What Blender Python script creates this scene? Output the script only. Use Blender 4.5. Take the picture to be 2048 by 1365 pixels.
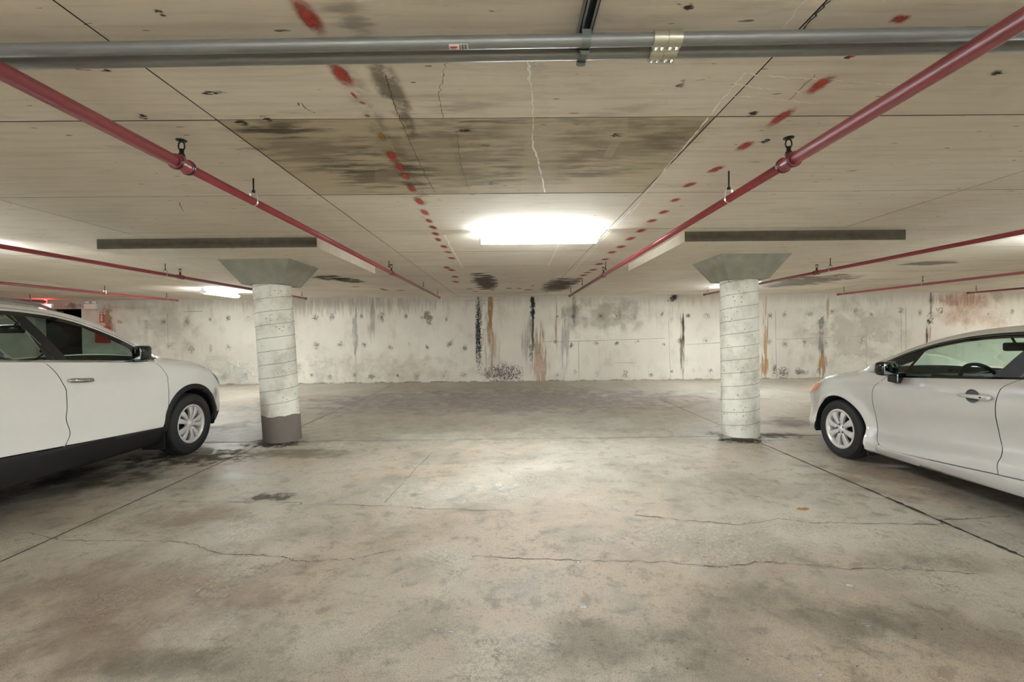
import bpy, bmesh, math, random
import numpy as np
from mathutils import Vector, Matrix

random.seed(7)
for o in list(bpy.data.objects):
    bpy.data.objects.remove(o)
scene = bpy.context.scene
COL = scene.collection
PI = math.pi

# ------------------------------------------------------------------ camera
F_PX, IMG_W, IMG_H = 910.0, 2048.0, 1365.0
CAM_Z = 1.40
CAM_ROT = (Matrix.Rotation(-7 / 910, 3, 'Z') @ Matrix.Rotation(PI / 2 - 15.5 / 910, 3, 'X')
           @ Matrix.Rotation(-0.0105, 3, 'Z'))
cam_data = bpy.data.cameras.new('camera')
cam_data.sensor_width = 36.0
cam_data.lens = F_PX / IMG_W * 36.0
cam_data.clip_start = 0.05
cam = bpy.data.objects.new('camera', cam_data)
COL.objects.link(cam)
cam.matrix_world = Matrix.Translation((0, 0, CAM_Z)) @ CAM_ROT.to_4x4()
scene.camera = cam

# ------------------------------------------------------------------ world / exposure
world = bpy.data.worlds.new('world')
scene.world = world
world.use_nodes = True
world.node_tree.nodes['Background'].inputs[0].default_value = (0.6, 0.62, 0.65, 1)
world.node_tree.nodes['Background'].inputs[1].default_value = 0.02
scene.view_settings.view_transform = 'Standard'
scene.view_settings.look = 'None'
scene.view_settings.gamma = 1.0
scene.view_settings.use_curve_mapping = False
scene.view_settings.exposure = 2.37
scene.cycles.max_bounces = 10
scene.cycles.diffuse_bounces = 6
scene.cycles.transparent_max_bounces = 16
LAMP = 20.0           # radiance of the fluorescent lenses

# ------------------------------------------------------------------ pixel helpers
CAM_C = Vector((0, 0, CAM_Z))
def ray(x, y):
    return CAM_ROT @ Vector(((x - 1024) / F_PX, -(y - 682.5) / F_PX, -1))
def on_z(x, y, z):
    d = ray(x, y); return CAM_C + d * ((z - CAM_Z) / d.z)
def on_y(x, y, Y):
    d = ray(x, y); return CAM_C + d * (Y / d.y)

ZC = 2.47             # underside of slab
YW = 13.2             # far wall
X0, X1, Y0 = -17.0, 17.5, -9.0

# ------------------------------------------------------------------ materials
def new_mat(name):
    m = bpy.data.materials.new(name); m.use_nodes = True
    nt = m.node_tree
    return m, nt, nt.nodes['Principled BSDF']

def srgb(r, g, b):
    f = lambda c: (c / 255 / 12.92) if c / 255 <= 0.04045 else ((c / 255 + 0.055) / 1.055) ** 2.4
    return (f(r), f(g), f(b), 1)

def simple(name, col, rough=0.5, metal=0.0, coat=0.0, noise=0.0, nscale=30, spec=0.5, bump=0.0):
    m, nt, p = new_mat(name)
    p.inputs['Roughness'].default_value = rough
    p.inputs['Metallic'].default_value = metal
    p.inputs['Coat Weight'].default_value = coat
    p.inputs['Coat Roughness'].default_value = 0.04
    p.inputs['Specular IOR Level'].default_value = spec
    p.inputs['Base Color'].default_value = col
    if noise or bump:
        tc = nt.nodes.new('ShaderNodeTexCoord')
        n = nt.nodes.new('ShaderNodeTexNoise'); n.inputs['Scale'].default_value = nscale
        n.inputs['Detail'].default_value = 5
        nt.links.new(tc.outputs['Object'], n.inputs['Vector'])
        if noise:
            mx = nt.nodes.new('ShaderNodeMix'); mx.data_type = 'RGBA'
            mx.inputs['A'].default_value = tuple(c * (1 - noise) for c in col[:3]) + (1,)
            mx.inputs['B'].default_value = tuple(min(1, c * (1 + noise)) for c in col[:3]) + (1,)
            nt.links.new(n.outputs['Fac'], mx.inputs['Factor'])
            nt.links.new(mx.outputs['Result'], p.inputs['Base Color'])
        if bump:
            b = nt.nodes.new('ShaderNodeBump'); b.inputs['Strength'].default_value = bump
            b.inputs['Distance'].default_value = 0.005
            nt.links.new(n.outputs['Fac'], b.inputs['Height'])
            nt.links.new(b.outputs['Normal'], p.inputs['Normal'])
    return m

def emis(name, col, strength):
    m, nt, p = new_mat(name)
    p.inputs['Base Color'].default_value = (0.8, 0.8, 0.8, 1)
    p.inputs['Emission Color'].default_value = col
    p.inputs['Emission Strength'].default_value = strength
    return m

class N:
    """tiny node-graph helper"""
    def __init__(s, nt):
        s.nt = nt
        g = nt.nodes.new('ShaderNodeNewGeometry'); s.pos = g.outputs['Position']
    def map(s, scale, loc=(0, 0, 0), src=None):
        m = s.nt.nodes.new('ShaderNodeMapping'); m.inputs['Scale'].default_value = scale
        m.inputs['Location'].default_value = loc
        s.nt.links.new(src or s.pos, m.inputs['Vector']); return m.outputs['Vector']
    def noise(s, vec, scale, detail=4, rough=0.55, dist=0.0):
        n = s.nt.nodes.new('ShaderNodeTexNoise'); n.inputs['Scale'].default_value = scale
        n.inputs['Detail'].default_value = detail; n.inputs['Roughness'].default_value = rough
        n.inputs['Distortion'].default_value = dist
        s.nt.links.new(vec, n.inputs['Vector']); return n.outputs['Fac']
    def voro(s, vec, scale):
        n = s.nt.nodes.new('ShaderNodeTexVoronoi'); n.inputs['Scale'].default_value = scale
        s.nt.links.new(vec, n.inputs['Vector']); return n.outputs['Distance']
    def ramp(s, fac, a, b, lo=0.0, hi=1.0):
        m = s.nt.nodes.new('ShaderNodeMapRange'); m.interpolation_type = 'SMOOTHSTEP'
        for k, v in zip(('From Min', 'From Max', 'To Min', 'To Max'), (a, b, lo, hi)):
            m.inputs[k].default_value = v
        s.nt.links.new(fac, m.inputs['Value']); return m.outputs['Result']
    def math(s, op, a, b=None):
        m = s.nt.nodes.new('ShaderNodeMath'); m.operation = op
        for i, v in enumerate((a, b)):
            if v is None: continue
            if isinstance(v, (int, float)): m.inputs[i].default_value = v
            else: s.nt.links.new(v, m.inputs[i])
        return m.outputs[0]
    def mix(s, fac, a, b, mode='MIX'):
        m = s.nt.nodes.new('ShaderNodeMix'); m.data_type = 'RGBA'; m.blend_type = mode
        for k, v in (('Factor', fac), ('A', a), ('B', b)):
            if isinstance(v, (int, float)): m.inputs[k].default_value = v
            elif isinstance(v, tuple): m.inputs[k].default_value = v
            else: s.nt.links.new(v, m.inputs[k])
        return m.outputs['Result']
    def bump(s, p, h, strength, dist=0.01):
        b = s.nt.nodes.new('ShaderNodeBump'); b.inputs['Strength'].default_value = strength
        b.inputs['Distance'].default_value = dist
        s.nt.links.new(h, b.inputs['Height']); s.nt.links.new(b.outputs['Normal'], p.inputs['Normal'])
    def rnd(s):
        return s.nt.nodes.new('ShaderNodeObjectInfo').outputs['Random']

def ceiling_mat(name, light, mid, dark, dirty):
    m, nt, p = new_mat(name); g = N(nt)
    big = g.noise(g.pos, 0.7, 4)
    grain = g.noise(g.map((1.6, 26, 10)), 1.0, 6, 0.62, 0.25)
    fine = g.noise(g.map((6, 130, 60)), 1.0, 3)
    c = g.mix(g.ramp(big, 0.3, 0.72), mid, light)
    c = g.mix(g.ramp(grain, 0.42, 0.74, 0, 0.32), c, dark)
    c = g.mix(g.ramp(fine, 0.62, 0.8, 0, 0.35), c, dark)
    blot = g.noise(g.map((1, 2.6, 1)), 2.6, 6, 0.65)
    c = g.mix(g.ramp(blot, 0.56, 0.76, 0, dirty), c, (dark[0] * .55, dark[1] * .54, dark[2] * .5, 1))
    nick = g.noise(g.map((5, 22, 1), (3, 1, 0)), 1.6, 2, 0.5)
    c = g.mix(g.ramp(nick, 0.715, 0.74, 0, 0.8), c, (0.05, 0.045, 0.035, 1))
    r = g.rnd()
    c = g.mix(g.ramp(r, 0, 1, 0.0, 0.16), c, dark)
    nt.links.new(c, p.inputs['Base Color'])
    p.inputs['Roughness'].default_value = 0.85
    g.bump(p, grain, 0.35, 0.006)
    return m

MAT = {}
MAT['ceiling'] = ceiling_mat('ceiling_concrete', srgb(234, 226, 212), srgb(222, 211, 194), srgb(172, 158, 138), 0.24)
MAT['ceiling_stained'] = ceiling_mat('ceiling_concrete_stained', srgb(206, 193, 166), srgb(188, 175, 150), srgb(136, 126, 110), 0.6)
MAT['joint'] = simple('dark_joint', srgb(44, 39, 33), 0.95)

def wall_mat():
    m, nt, p = new_mat('wall_concrete'); g = N(nt)
    big = g.noise(g.pos, 0.55, 4)
    med = g.noise(g.map((1, 1, 0.6)), 3.2, 5, 0.6)
    vert = g.noise(g.map((5, 5, 0.5)), 1.5, 5, 0.6)
    c = g.mix(g.ramp(big, 0.32, 0.7), srgb(216, 209, 198), srgb(229, 226, 215))
    c = g.mix(g.ramp(med, 0.5, 0.78, 0, 0.55), c, srgb(182, 172, 160))
    c = g.mix(g.ramp(vert, 0.56, 0.8, 0, 0.45), c, srgb(176, 163, 154))
    pits = g.voro(g.pos, 14)
    n2 = g.noise(g.pos, 5.0, 2)
    spot = g.math('MULTIPLY', g.ramp(pits, 0.05, 0.13, 1, 0), g.ramp(n2, 0.56, 0.68))
    c = g.mix(g.math('MULTIPLY', spot, 0.5), c, srgb(110, 100, 88))
    # top band: grey-brown tone, darker towards the slab
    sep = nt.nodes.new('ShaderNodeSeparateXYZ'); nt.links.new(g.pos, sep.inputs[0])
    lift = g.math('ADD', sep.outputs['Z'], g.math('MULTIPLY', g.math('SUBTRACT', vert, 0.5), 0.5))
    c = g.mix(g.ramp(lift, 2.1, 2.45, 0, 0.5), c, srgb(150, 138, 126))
    nt.links.new(c, p.inputs['Base Color'])
    p.inputs['Roughness'].default_value = 0.85
    g.bump(p, med, 0.4, 0.01)
    return m
MAT['wall'] = wall_mat()

def floor_mat():
    m, nt, p = new_mat('floor_concrete'); g = N(nt)
    big = g.noise(g.map((1, 1, 1), (2.3, 0.4, 0)), 0.42, 5, 0.6, 0.4)
    med = g.noise(g.map((1.0, 1.25, 1)), 1.5, 8, 0.68, 0.5)
    mott = g.noise(g.map((1, 1, 1), (5, 2, 0)), 7.0, 6, 0.7, 0.3)
    fine = g.noise(g.pos, 42, 5, 0.75)
    grit = g.noise(g.pos, 170, 2, 0.6)
    c = g.mix(g.ramp(big, 0.38, 0.62), srgb(192, 177, 159), srgb(192, 188, 175))
    c = g.mix(g.ramp(med, 0.44, 0.66, 0, 0.8), c, srgb(154, 147, 134))
    c = g.mix(g.ramp(mott, 0.49, 0.67, 0, 0.65), c, srgb(128, 120, 107))
    worn = g.math('MULTIPLY', g.ramp(g.noise(g.map((1, 1, 1), (8, 3, 0)), 0.9, 5, 0.6), 0.46, 0.62), g.ramp(fine, 0.46, 0.58))
    c = g.mix(g.math('MULTIPLY', worn, 0.75), c, srgb(228, 222, 210))
    c = g.mix(g.ramp(fine, 0.5, 0.68, 0, 0.55), c, srgb(112, 104, 93))
    c = g.mix(g.ramp(grit, 0.48, 0.66, 0, 0.5), c, srgb(104, 97, 87))
    pit = g.voro(g.pos, 9)
    c = g.mix(g.ramp(pit, 0.035, 0.06, 0.75, 0), c, srgb(60, 54, 48))
    nt.links.new(c, p.inputs['Base Color'])
    nt.links.new(g.ramp(med, 0.35, 0.7, 0.58, 0.36), p.inputs['Roughness'])
    g.bump(p, g.math('ADD', fine, g.math('MULTIPLY', grit, 0.6)), 0.5, 0.004)
    return m
MAT['floor'] = floor_mat()

def column_mat():
    m, nt, p = new_mat('column_concrete'); g = N(nt)
    med = g.noise(g.pos, 4.0, 5, 0.6)
    c = g.mix(g.ramp(med, 0.4, 0.75), srgb(232, 231, 222), srgb(190, 186, 174))
    v = g.voro(g.pos, 24)
    n2 = g.noise(g.pos, 5.0, 2)
    spot = g.math('MULTIPLY', g.ramp(v, 0.12, 0.24, 1, 0), g.ramp(n2, 0.47, 0.58))
    c = g.mix(g.math('MULTIPLY', spot, 0.85), c, srgb(58, 54, 48))
    nt.links.new(c, p.inputs['Base Color']); p.inputs['Roughness'].default_value = 0.7
    g.bump(p, med, 0.3, 0.006)
    return m
MAT['column'] = column_mat()
MAT['capital'] = simple('capital_concrete', srgb(150, 148, 136), 0.85, noise=0.3, nscale=7, bump=0.3)
MAT['shaded_edge'] = simple('grimy_shaded_edge', srgb(98, 92, 78), 0.9, noise=0.45, nscale=14, bump=0.5)  # grimy front edge, its shade also put into the colour
MAT['band'] = simple('dark_grey_band', srgb(118, 110, 103), 0.8, noise=0.15, nscale=12)
MAT['seam'] = simple('spiral_seam_concrete', srgb(112, 107, 96), 0.9)

def decal_mat(name, vec_scale, nscale, amount, lo, hi, rough=0.85, pn=2.0, fade=0.5):
    """stain, paint mark or painted light: object colour, mask fades to the border of its own UV square"""
    m, nt, p = new_mat(name); g = N(nt)
    uv = nt.nodes.new('ShaderNodeUVMap').outputs['UV']
    sub = nt.nodes.new('ShaderNodeVectorMath'); sub.operation = 'SUBTRACT'
    sub.inputs[1].default_value = (0.5, 0.5, 0); nt.links.new(uv, sub.inputs[0])
    sp = nt.nodes.new('ShaderNodeSeparateXYZ'); nt.links.new(sub.outputs[0], sp.inputs[0])
    pw = [g.math('POWER', g.math('ABSOLUTE', sp.outputs[k]), pn) for k in (0, 1)]
    r = g.math('MULTIPLY', g.math('POWER', g.math('ADD', pw[0], pw[1]), 1.0 / pn), 2.0)
    n = g.noise(g.map(vec_scale), nscale, 5, 0.62)
    val = g.math('ADD', g.math('SUBTRACT', 1.0, r), g.math('MULTIPLY', g.math('SUBTRACT', n, 0.5), amount))
    mask = g.ramp(val, lo, hi)
    edge = g.ramp(r, fade, 1.0, 1, 0)
    mask = g.math('MULTIPLY', mask, edge)
    oi = nt.nodes.new('ShaderNodeObjectInfo')
    a = g.math('MULTIPLY', mask, oi.outputs['Alpha'])
    gr = g.ramp(g.noise(g.pos, 60.0, 4, 0.7), 0.3, 0.7, 0.0, 1.0)
    gcol = nt.nodes.new('ShaderNodeCombineColor')
    for k in range(3): nt.links.new(g.ramp(gr, 0, 1, 0.68, 1.22), gcol.inputs[k])
    nt.links.new(g.mix(1.0, oi.outputs['Color'], gcol.outputs[0], 'MULTIPLY'), p.inputs['Base Color'])
    nt.links.new(a, p.inputs['Alpha'])
    p.inputs['Roughness'].default_value = rough
    p.inputs['Specular IOR Level'].default_value = 0.2
    return m
MAT['stain'] = decal_mat('stain_blotch', (1, 1, 1), 8.0, 4.0, 0.1, 0.9)
MAT['soft_stain_or_glow'] = decal_mat('soft_stain_or_glow', (1, 1, 1), 2.6, 3.2, 0.0, 1.1)
MAT['stain_v'] = decal_mat('stain_streak', (11, 11, 1.0), 1.6, 4.2, 0.1, 0.9)
MAT['stain_x'] = decal_mat('stain_brushed', (2.4, 14, 1), 1.4, 3.6, 0.15, 0.9)
MAT['patch'] = decal_mat('brushed_patch', (1.0, 3.0, 1), 2.4, 2.6, 0.22, 0.4, pn=2.6, fade=0.8)
MAT['spray'] = decal_mat('spray_paint', (1, 1, 1), 30.0, 1.3, -0.1, 0.8, pn=2.6, fade=0.35)
MAT['nick'] = decal_mat('nick_mark', (1, 2.6, 1), 26.0, 6.0, 0.2, 0.8)
MAT['speckle'] = decal_mat('stain_speckle', (1, 1, 1), 24.0, 5.5, 0.25, 0.9)

MAT['red_pipe'] = simple('red_pipe_paint', srgb(146, 62, 66), 0.34, noise=0.14, nscale=18)
MAT['black_iron'] = simple('black_iron', srgb(34, 31, 29), 0.4, metal=0.3)
MAT['zinc'] = simple('zinc_plate', srgb(190, 188, 180), 0.35, metal=0.8)
MAT['conduit'] = simple('grey_conduit', srgb(138, 139, 138), 0.40, metal=0.5, noise=0.08, nscale=12)
MAT['coupling'] = simple('coupling_steel', srgb(190, 188, 172), 0.3, metal=0.8)
MAT['strut'] = simple('galvanised_strut', srgb(120, 126, 124), 0.45, metal=0.6)
MAT['white_paper'] = simple('white_sticker', srgb(214, 205, 200), 0.6)
MAT['red_print'] = simple('red_print', srgb(190, 60, 58), 0.6)
MAT['black_print'] = simple('black_print', srgb(24, 24, 24), 0.6)
MAT['fixture_white'] = simple('fixture_white', srgb(232, 232, 228), 0.4)
MAT['lens'] = emis('fluorescent_lens', (0.87, 0.955, 1.0, 1), LAMP)
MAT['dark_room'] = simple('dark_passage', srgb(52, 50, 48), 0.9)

# cars
MAT['paint_white'] = simple('pearl_white_paint', srgb(244, 245, 243), 0.30, coat=1.0, noise=0.01, nscale=400)
MAT['paint_silver'] = simple('silver_paint', srgb(222, 222, 222), 0.27, metal=0.42, coat=1.0, noise=0.03, nscale=600)
MAT['black_trim'] = simple('black_plastic_trim', srgb(26, 26, 28), 0.5)
MAT['gloss_black'] = simple('gloss_black_trim', srgb(14, 14, 16), 0.12, coat=0.6)
MAT['chrome'] = simple('chrome', srgb(205, 205, 202), 0.12, metal=1.0)
MAT['tyre'] = simple('tyre_rubber', srgb(36, 36, 38), 0.65, bump=0.2, nscale=60)
MAT['wheel_silver'] = simple('wheel_silver', srgb(222, 218, 218), 0.3, metal=0.3, coat=0.4)
MAT['dark_metal'] = simple('brake_dark', srgb(26, 25, 25), 0.6, metal=0.4)
MAT['brake'] = simple('brake_disc', srgb(58, 56, 55), 0.5, metal=0.6)
MAT['underbody'] = simple('underbody_black', srgb(16, 16, 17), 0.8)
MAT['interior'] = simple('interior_dark', srgb(30, 32, 34), 0.7, noise=0.1, nscale=40)
MAT['interior_mid'] = simple('interior_grey', srgb(78, 80, 80), 0.7)
MAT['lamp_clear'] = simple('headlamp_clear', srgb(190, 196, 200), 0.1, coat=1.0)
MAT['lamp_amber'] = simple('amber_reflector', srgb(226, 118, 62), 0.2, coat=1.0)
MAT['lamp_red'] = simple('tail_lamp_red', srgb(160, 20, 24), 0.15, coat=1.0)
MAT['mirror_glass'] = simple('mirror_glass', srgb(180, 195, 200), 0.03, metal=1.0)

def glass_mat(name, tint, rough=0.02):
    m = bpy.data.materials.new(name); m.use_nodes = True
    nt = m.node_tree; nt.nodes.clear()
    out = nt.nodes.new('ShaderNodeOutputMaterial')
    t = nt.nodes.new('ShaderNodeBsdfTransparent'); t.inputs[0].default_value = tint
    gl = nt.nodes.new('ShaderNodeBsdfGlossy'); gl.inputs['Roughness'].default_value = rough
    lw = nt.nodes.new('ShaderNodeLayerWeight'); lw.inputs['Blend'].default_value = 0.5
    pw = nt.nodes.new('ShaderNodeMath'); pw.operation = 'POWER'; pw.inputs[1].default_value = 4.5
    nt.links.new(lw.outputs['Facing'], pw.inputs[0])
    fr = nt.nodes.new('ShaderNodeMath'); fr.operation = 'MULTIPLY_ADD'; fr.inputs[1].default_value = 0.8; fr.inputs[2].default_value = 0.045
    nt.links.new(pw.outputs[0], fr.inputs[0])
    mx = nt.nodes.new('ShaderNodeMixShader')
    nt.links.new(fr.outputs[0], mx.inputs[0]); nt.links.new(t.outputs[0], mx.inputs[1])
    nt.links.new(gl.outputs[0], mx.inputs[2]); nt.links.new(mx.outputs[0], out.inputs['Surface'])
    return m
MAT['glass_suv'] = glass_mat('tinted_glass_dark', (0.55, 0.65, 0.60, 1))
MAT['glass_sedan'] = glass_mat('tinted_glass_green', (0.76, 0.88, 0.82, 1))

# ------------------------------------------------------------------ object helpers
def link(name, mesh, mat, parent=None, smooth=False):
    o = bpy.data.objects.new(name, mesh); COL.objects.link(o)
    if mat is not None:
        if len(mesh.materials) == 0: mesh.materials.append(MAT[mat] if isinstance(mat, str) else mat)
    if smooth:
        mesh.polygons.foreach_set('use_smooth', [True] * len(mesh.polygons))
    if parent is not None: o.parent = parent
    return o

def empty(name, loc=(0, 0, 0), label=None, cat=None, group=None):
    o = bpy.data.objects.new(name, None); COL.objects.link(o); o.location = loc
    o.empty_display_size = 0.1
    tag(o, label, cat, group); return o

def tag(o, label=None, cat=None, group=None, kind=None):
    if label: o['label'] = label
    if cat: o['category'] = cat
    if group: o['group'] = group
    if kind: o['kind'] = kind
    return o

class MB:
    def __init__(s): s.v = []; s.f = []
    def add(s, vs, fs):
        n = len(s.v); s.v += [tuple(v) for v in vs]; s.f += [tuple(i + n for i in f) for f in fs]; return s
    def box(s, a, b):
        x0, y0, z0 = a; x1, y1, z1 = b
        return s.add([(x0, y0, z0), (x1, y0, z0), (x1, y1, z0), (x0, y1, z0), (x0, y0, z1), (x1, y0, z1), (x1, y1, z1), (x0, y1, z1)],
                     [(0, 3, 2, 1), (4, 5, 6, 7), (0, 1, 5, 4), (1, 2, 6, 5), (2, 3, 7, 6), (3, 0, 4, 7)])
    def tube(s, pts, r, seg=12, cap=True):
        pts = [Vector(p) for p in pts]
        rs = r if isinstance(r, (list, tuple)) else [r] * len(pts)
        rings = []
        t0 = (pts[1] - pts[0]).normalized()
        up = Vector((0, 0, 1)) if abs(t0.z) < 0.9 else Vector((1, 0, 0))
        nrm = (up - t0 * up.dot(t0)).normalized()
        for i, p in enumerate(pts):
            a = pts[max(i - 1, 0)]; b = pts[min(i + 1, len(pts) - 1)]
            t = (b - a)
            t = t.normalized() if t.length > 1e-9 else t0
            nrm = (nrm - t * nrm.dot(t)).normalized(); bn = t.cross(nrm)
            rings.append([p + (nrm * math.cos(2 * PI * k / seg) + bn * math.sin(2 * PI * k / seg)) * rs[i] for k in range(seg)])
        vs = [v for rg in rings for v in rg]; fs = []
        for i in range(len(pts) - 1):
            for k in range(seg):
                k2 = (k + 1) % seg
                fs.append((i * seg + k, i * seg + k2, (i + 1) * seg + k2, (i + 1) * seg + k))
        if cap:
            fs.append(tuple(reversed(range(seg)))); fs.append(tuple(range((len(pts) - 1) * seg, len(pts) * seg)))
        return s.add(vs, fs)
    def lathe(s, prof, seg=32, axis='z', origin=(0, 0, 0), closed=False):
        ox, oy, oz = origin; vs = []; fs = []
        for (r, h) in prof:
            for k in range(seg):
                c, sn = math.cos(2 * PI * k / seg) * r, math.sin(2 * PI * k / seg) * r
                if axis == 'z': vs.append((ox + c, oy + sn, oz + h))
                elif axis == 'x': vs.append((ox + h, oy + c, oz + sn))
                else: vs.append((ox + sn, oy + h, oz + c))
        n = len(prof)
        for i in range(n if closed else n - 1):
            j = (i + 1) % n
            for k in range(seg):
                k2 = (k + 1) % seg
                fs.append((i * seg + k, i * seg + k2, j * seg + k2, j * seg + k))
        return s.add(vs, fs)
    def prism(s, poly, axis, a, b):
        """extrude 2D polygon; axis 'x': poly=(y,z); 'y': poly=(x,z); 'z': poly=(x,y)"""
        def P(u, v, w): return {'x': (w, u, v), 'y': (u, w, v), 'z': (u, v, w)}[axis]
        n = len(poly)
        vs = [P(u, v, a) for u, v in poly] + [P(u, v, b) for u, v in poly]
        fs = [tuple(reversed(range(n))), tuple(range(n, 2 * n))] + [(i, (i + 1) % n, (i + 1) % n + n, i + n) for i in range(n)]
        return s.add(vs, fs)
    def mesh(s, name):
        me = bpy.data.meshes.new(name); me.from_pydata(s.v, [], s.f); me.update()
        return me
    def build(s, name, mat, parent=None, smooth=False, fix=True, bevel=0.0, seg=2):
        me = s.mesh(name)
        if fix or bevel:
            bm = bmesh.new(); bm.from_mesh(me)
            if bevel:
                bmesh.ops.remove_doubles(bm, verts=bm.verts, dist=1e-5)
                bmesh.ops.bevel(bm, geom=bm.edges[:], offset=bevel, segments=seg, profile=0.5, affect='EDGES', clamp_overlap=True)
            if fix: bmesh.ops.recalc_face_normals(bm, faces=bm.faces)
            bm.to_mesh(me); bm.free()
        o = link(name, me, mat, parent, smooth)
        return o

def smooth_by_angle(o, ang=40):
    me = o.data
    bm = bmesh.new(); bm.from_mesh(me)
    for f in bm.faces: f.smooth = True
    for e in bm.edges:
        e.smooth = not (len(e.link_faces) == 2 and e.calc_face_angle(0) > math.radians(ang))
    bm.to_mesh(me); bm.free(); return o

def quad_decal(name, parent, c, u, v, mat, col, alpha):
    """flat mark on a surface: centre c, half-vectors u and v"""
    c, u, v = Vector(c), Vector(u), Vector(v)
    me = bpy.data.meshes.new(name)
    me.from_pydata([c - u - v, c + u - v, c + u + v, c - u + v], [], [(0, 1, 2, 3)])
    uvl = me.uv_layers.new(name='UVMap')
    for l, q in zip(uvl.data, ((0, 0), (1, 0), (1, 1), (0, 1))): l.uv = q
    o = link(name, me, mat, parent)
    o.color = (col[0], col[1], col[2], alpha)
    return o

def ribbon(name, parent, pts, w, nrm, mat, jitter=0.0):
    pts = [Vector(p) for p in pts]; nrm = Vector(nrm)
    vs = []; fs = []
    for i, p in enumerate(pts):
        t = (pts[min(i + 1, len(pts) - 1)] - pts[max(i - 1, 0)]).normalized()
        sd = t.cross(nrm).normalized()
        ww = w * (1 + random.uniform(-jitter, jitter))
        vs += [p - sd * ww / 2, p + sd * ww / 2]
    for i in range(len(pts) - 1): fs.append((2 * i, 2 * i + 1, 2 * i + 3, 2 * i + 2))
    me = bpy.data.meshes.new(name); me.from_pydata(vs, [], fs); me.update()
    return link(name, me, mat, parent)

# ------------------------------------------------------------------ room shell
def struct(o): return tag(o, kind='structure')

floor = struct(MB().box((X0, Y0, -0.3), (X1, YW, -0.012)).build('floor', 'joint'))
fx = [X0, -9.5, -3.2, 3.13, 9.45, X1]
fy = [Y0, -3.0, 6.0, YW]
GAP = 0.005
for i in range(len(fx) - 1):
    for j in range(len(fy) - 1):
        MB().box((fx[i] + GAP, fy[j] + GAP, -0.05), (fx[i + 1] - GAP, fy[j + 1] - GAP, 0)).build('floor_slab', 'floor', floor)

ceiling = struct(MB().box((X0, Y0, ZC + 0.035), (X1, YW + 2.5, ZC + 0.3)).build('ceiling', 'joint'))
PX, PY = 2.475, 1.222
xs = []
x = -1.43
while x > X0: x -= PX
while x < X1: xs.append(x); x += PX
ys = []
y = 2.28
while y > Y0: y -= PY
while y < YW: ys.append(y); y += PY
for x in xs:
    for y in ys:
        a, b = max(x + 0.0028, X0), min(x + PX - 0.0028, X1)
        c, d = max(y + 0.0028, Y0), min(y + PY - 0.0028, YW)
        if d - c < 0.05 or b - a < 0.05: continue
        dz = random.uniform(-0.0012, 0.0012)
        st = abs(x + 1.43) < 0.05 and abs(y - 2.28) < 0.05
        cp_ = MB().box((a, c, ZC + dz), (b, d, ZC + 0.04)).build('ceiling_panel', 'ceiling_stained' if st else 'ceiling', ceiling)
        cp_.data.materials.append(MAT['joint'])
        for pf in cp_.data.polygons:
            if abs(pf.normal.z) < 0.5: pf.material_index = 1      # flanks in the dark joint colour

# far wall with the passage opening at its left end
OPX0, OPX1, OPZ = -13.6, -12.28, 2.24
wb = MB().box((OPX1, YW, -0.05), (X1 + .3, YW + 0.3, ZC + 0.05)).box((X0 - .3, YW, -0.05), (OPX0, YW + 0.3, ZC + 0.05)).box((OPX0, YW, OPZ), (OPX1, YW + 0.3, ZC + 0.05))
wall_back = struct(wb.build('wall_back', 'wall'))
wall_left = struct(MB().box((X0 - 0.3, Y0 - .3, -0.05), (X0, YW, ZC + 0.05)).build('wall_left', 'wall'))
wall_right = struct(MB().box((X1, Y0 - .3, -0.05), (X1 + 0.3, YW, ZC + 0.05)).build('wall_right', 'wall'))
wall_rear = struct(MB().box((X0, Y0 - 0.3, -0.05), (X1, Y0, ZC + 0.05)).build('wall_rear', 'wall'))
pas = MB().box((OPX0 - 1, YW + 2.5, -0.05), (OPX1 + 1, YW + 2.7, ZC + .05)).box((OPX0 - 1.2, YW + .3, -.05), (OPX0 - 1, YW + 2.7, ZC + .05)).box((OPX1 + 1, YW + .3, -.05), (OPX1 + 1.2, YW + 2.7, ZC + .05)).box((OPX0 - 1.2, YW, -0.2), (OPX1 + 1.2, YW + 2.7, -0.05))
struct(pas.build('wall_passage', 'dark_room'))

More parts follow.
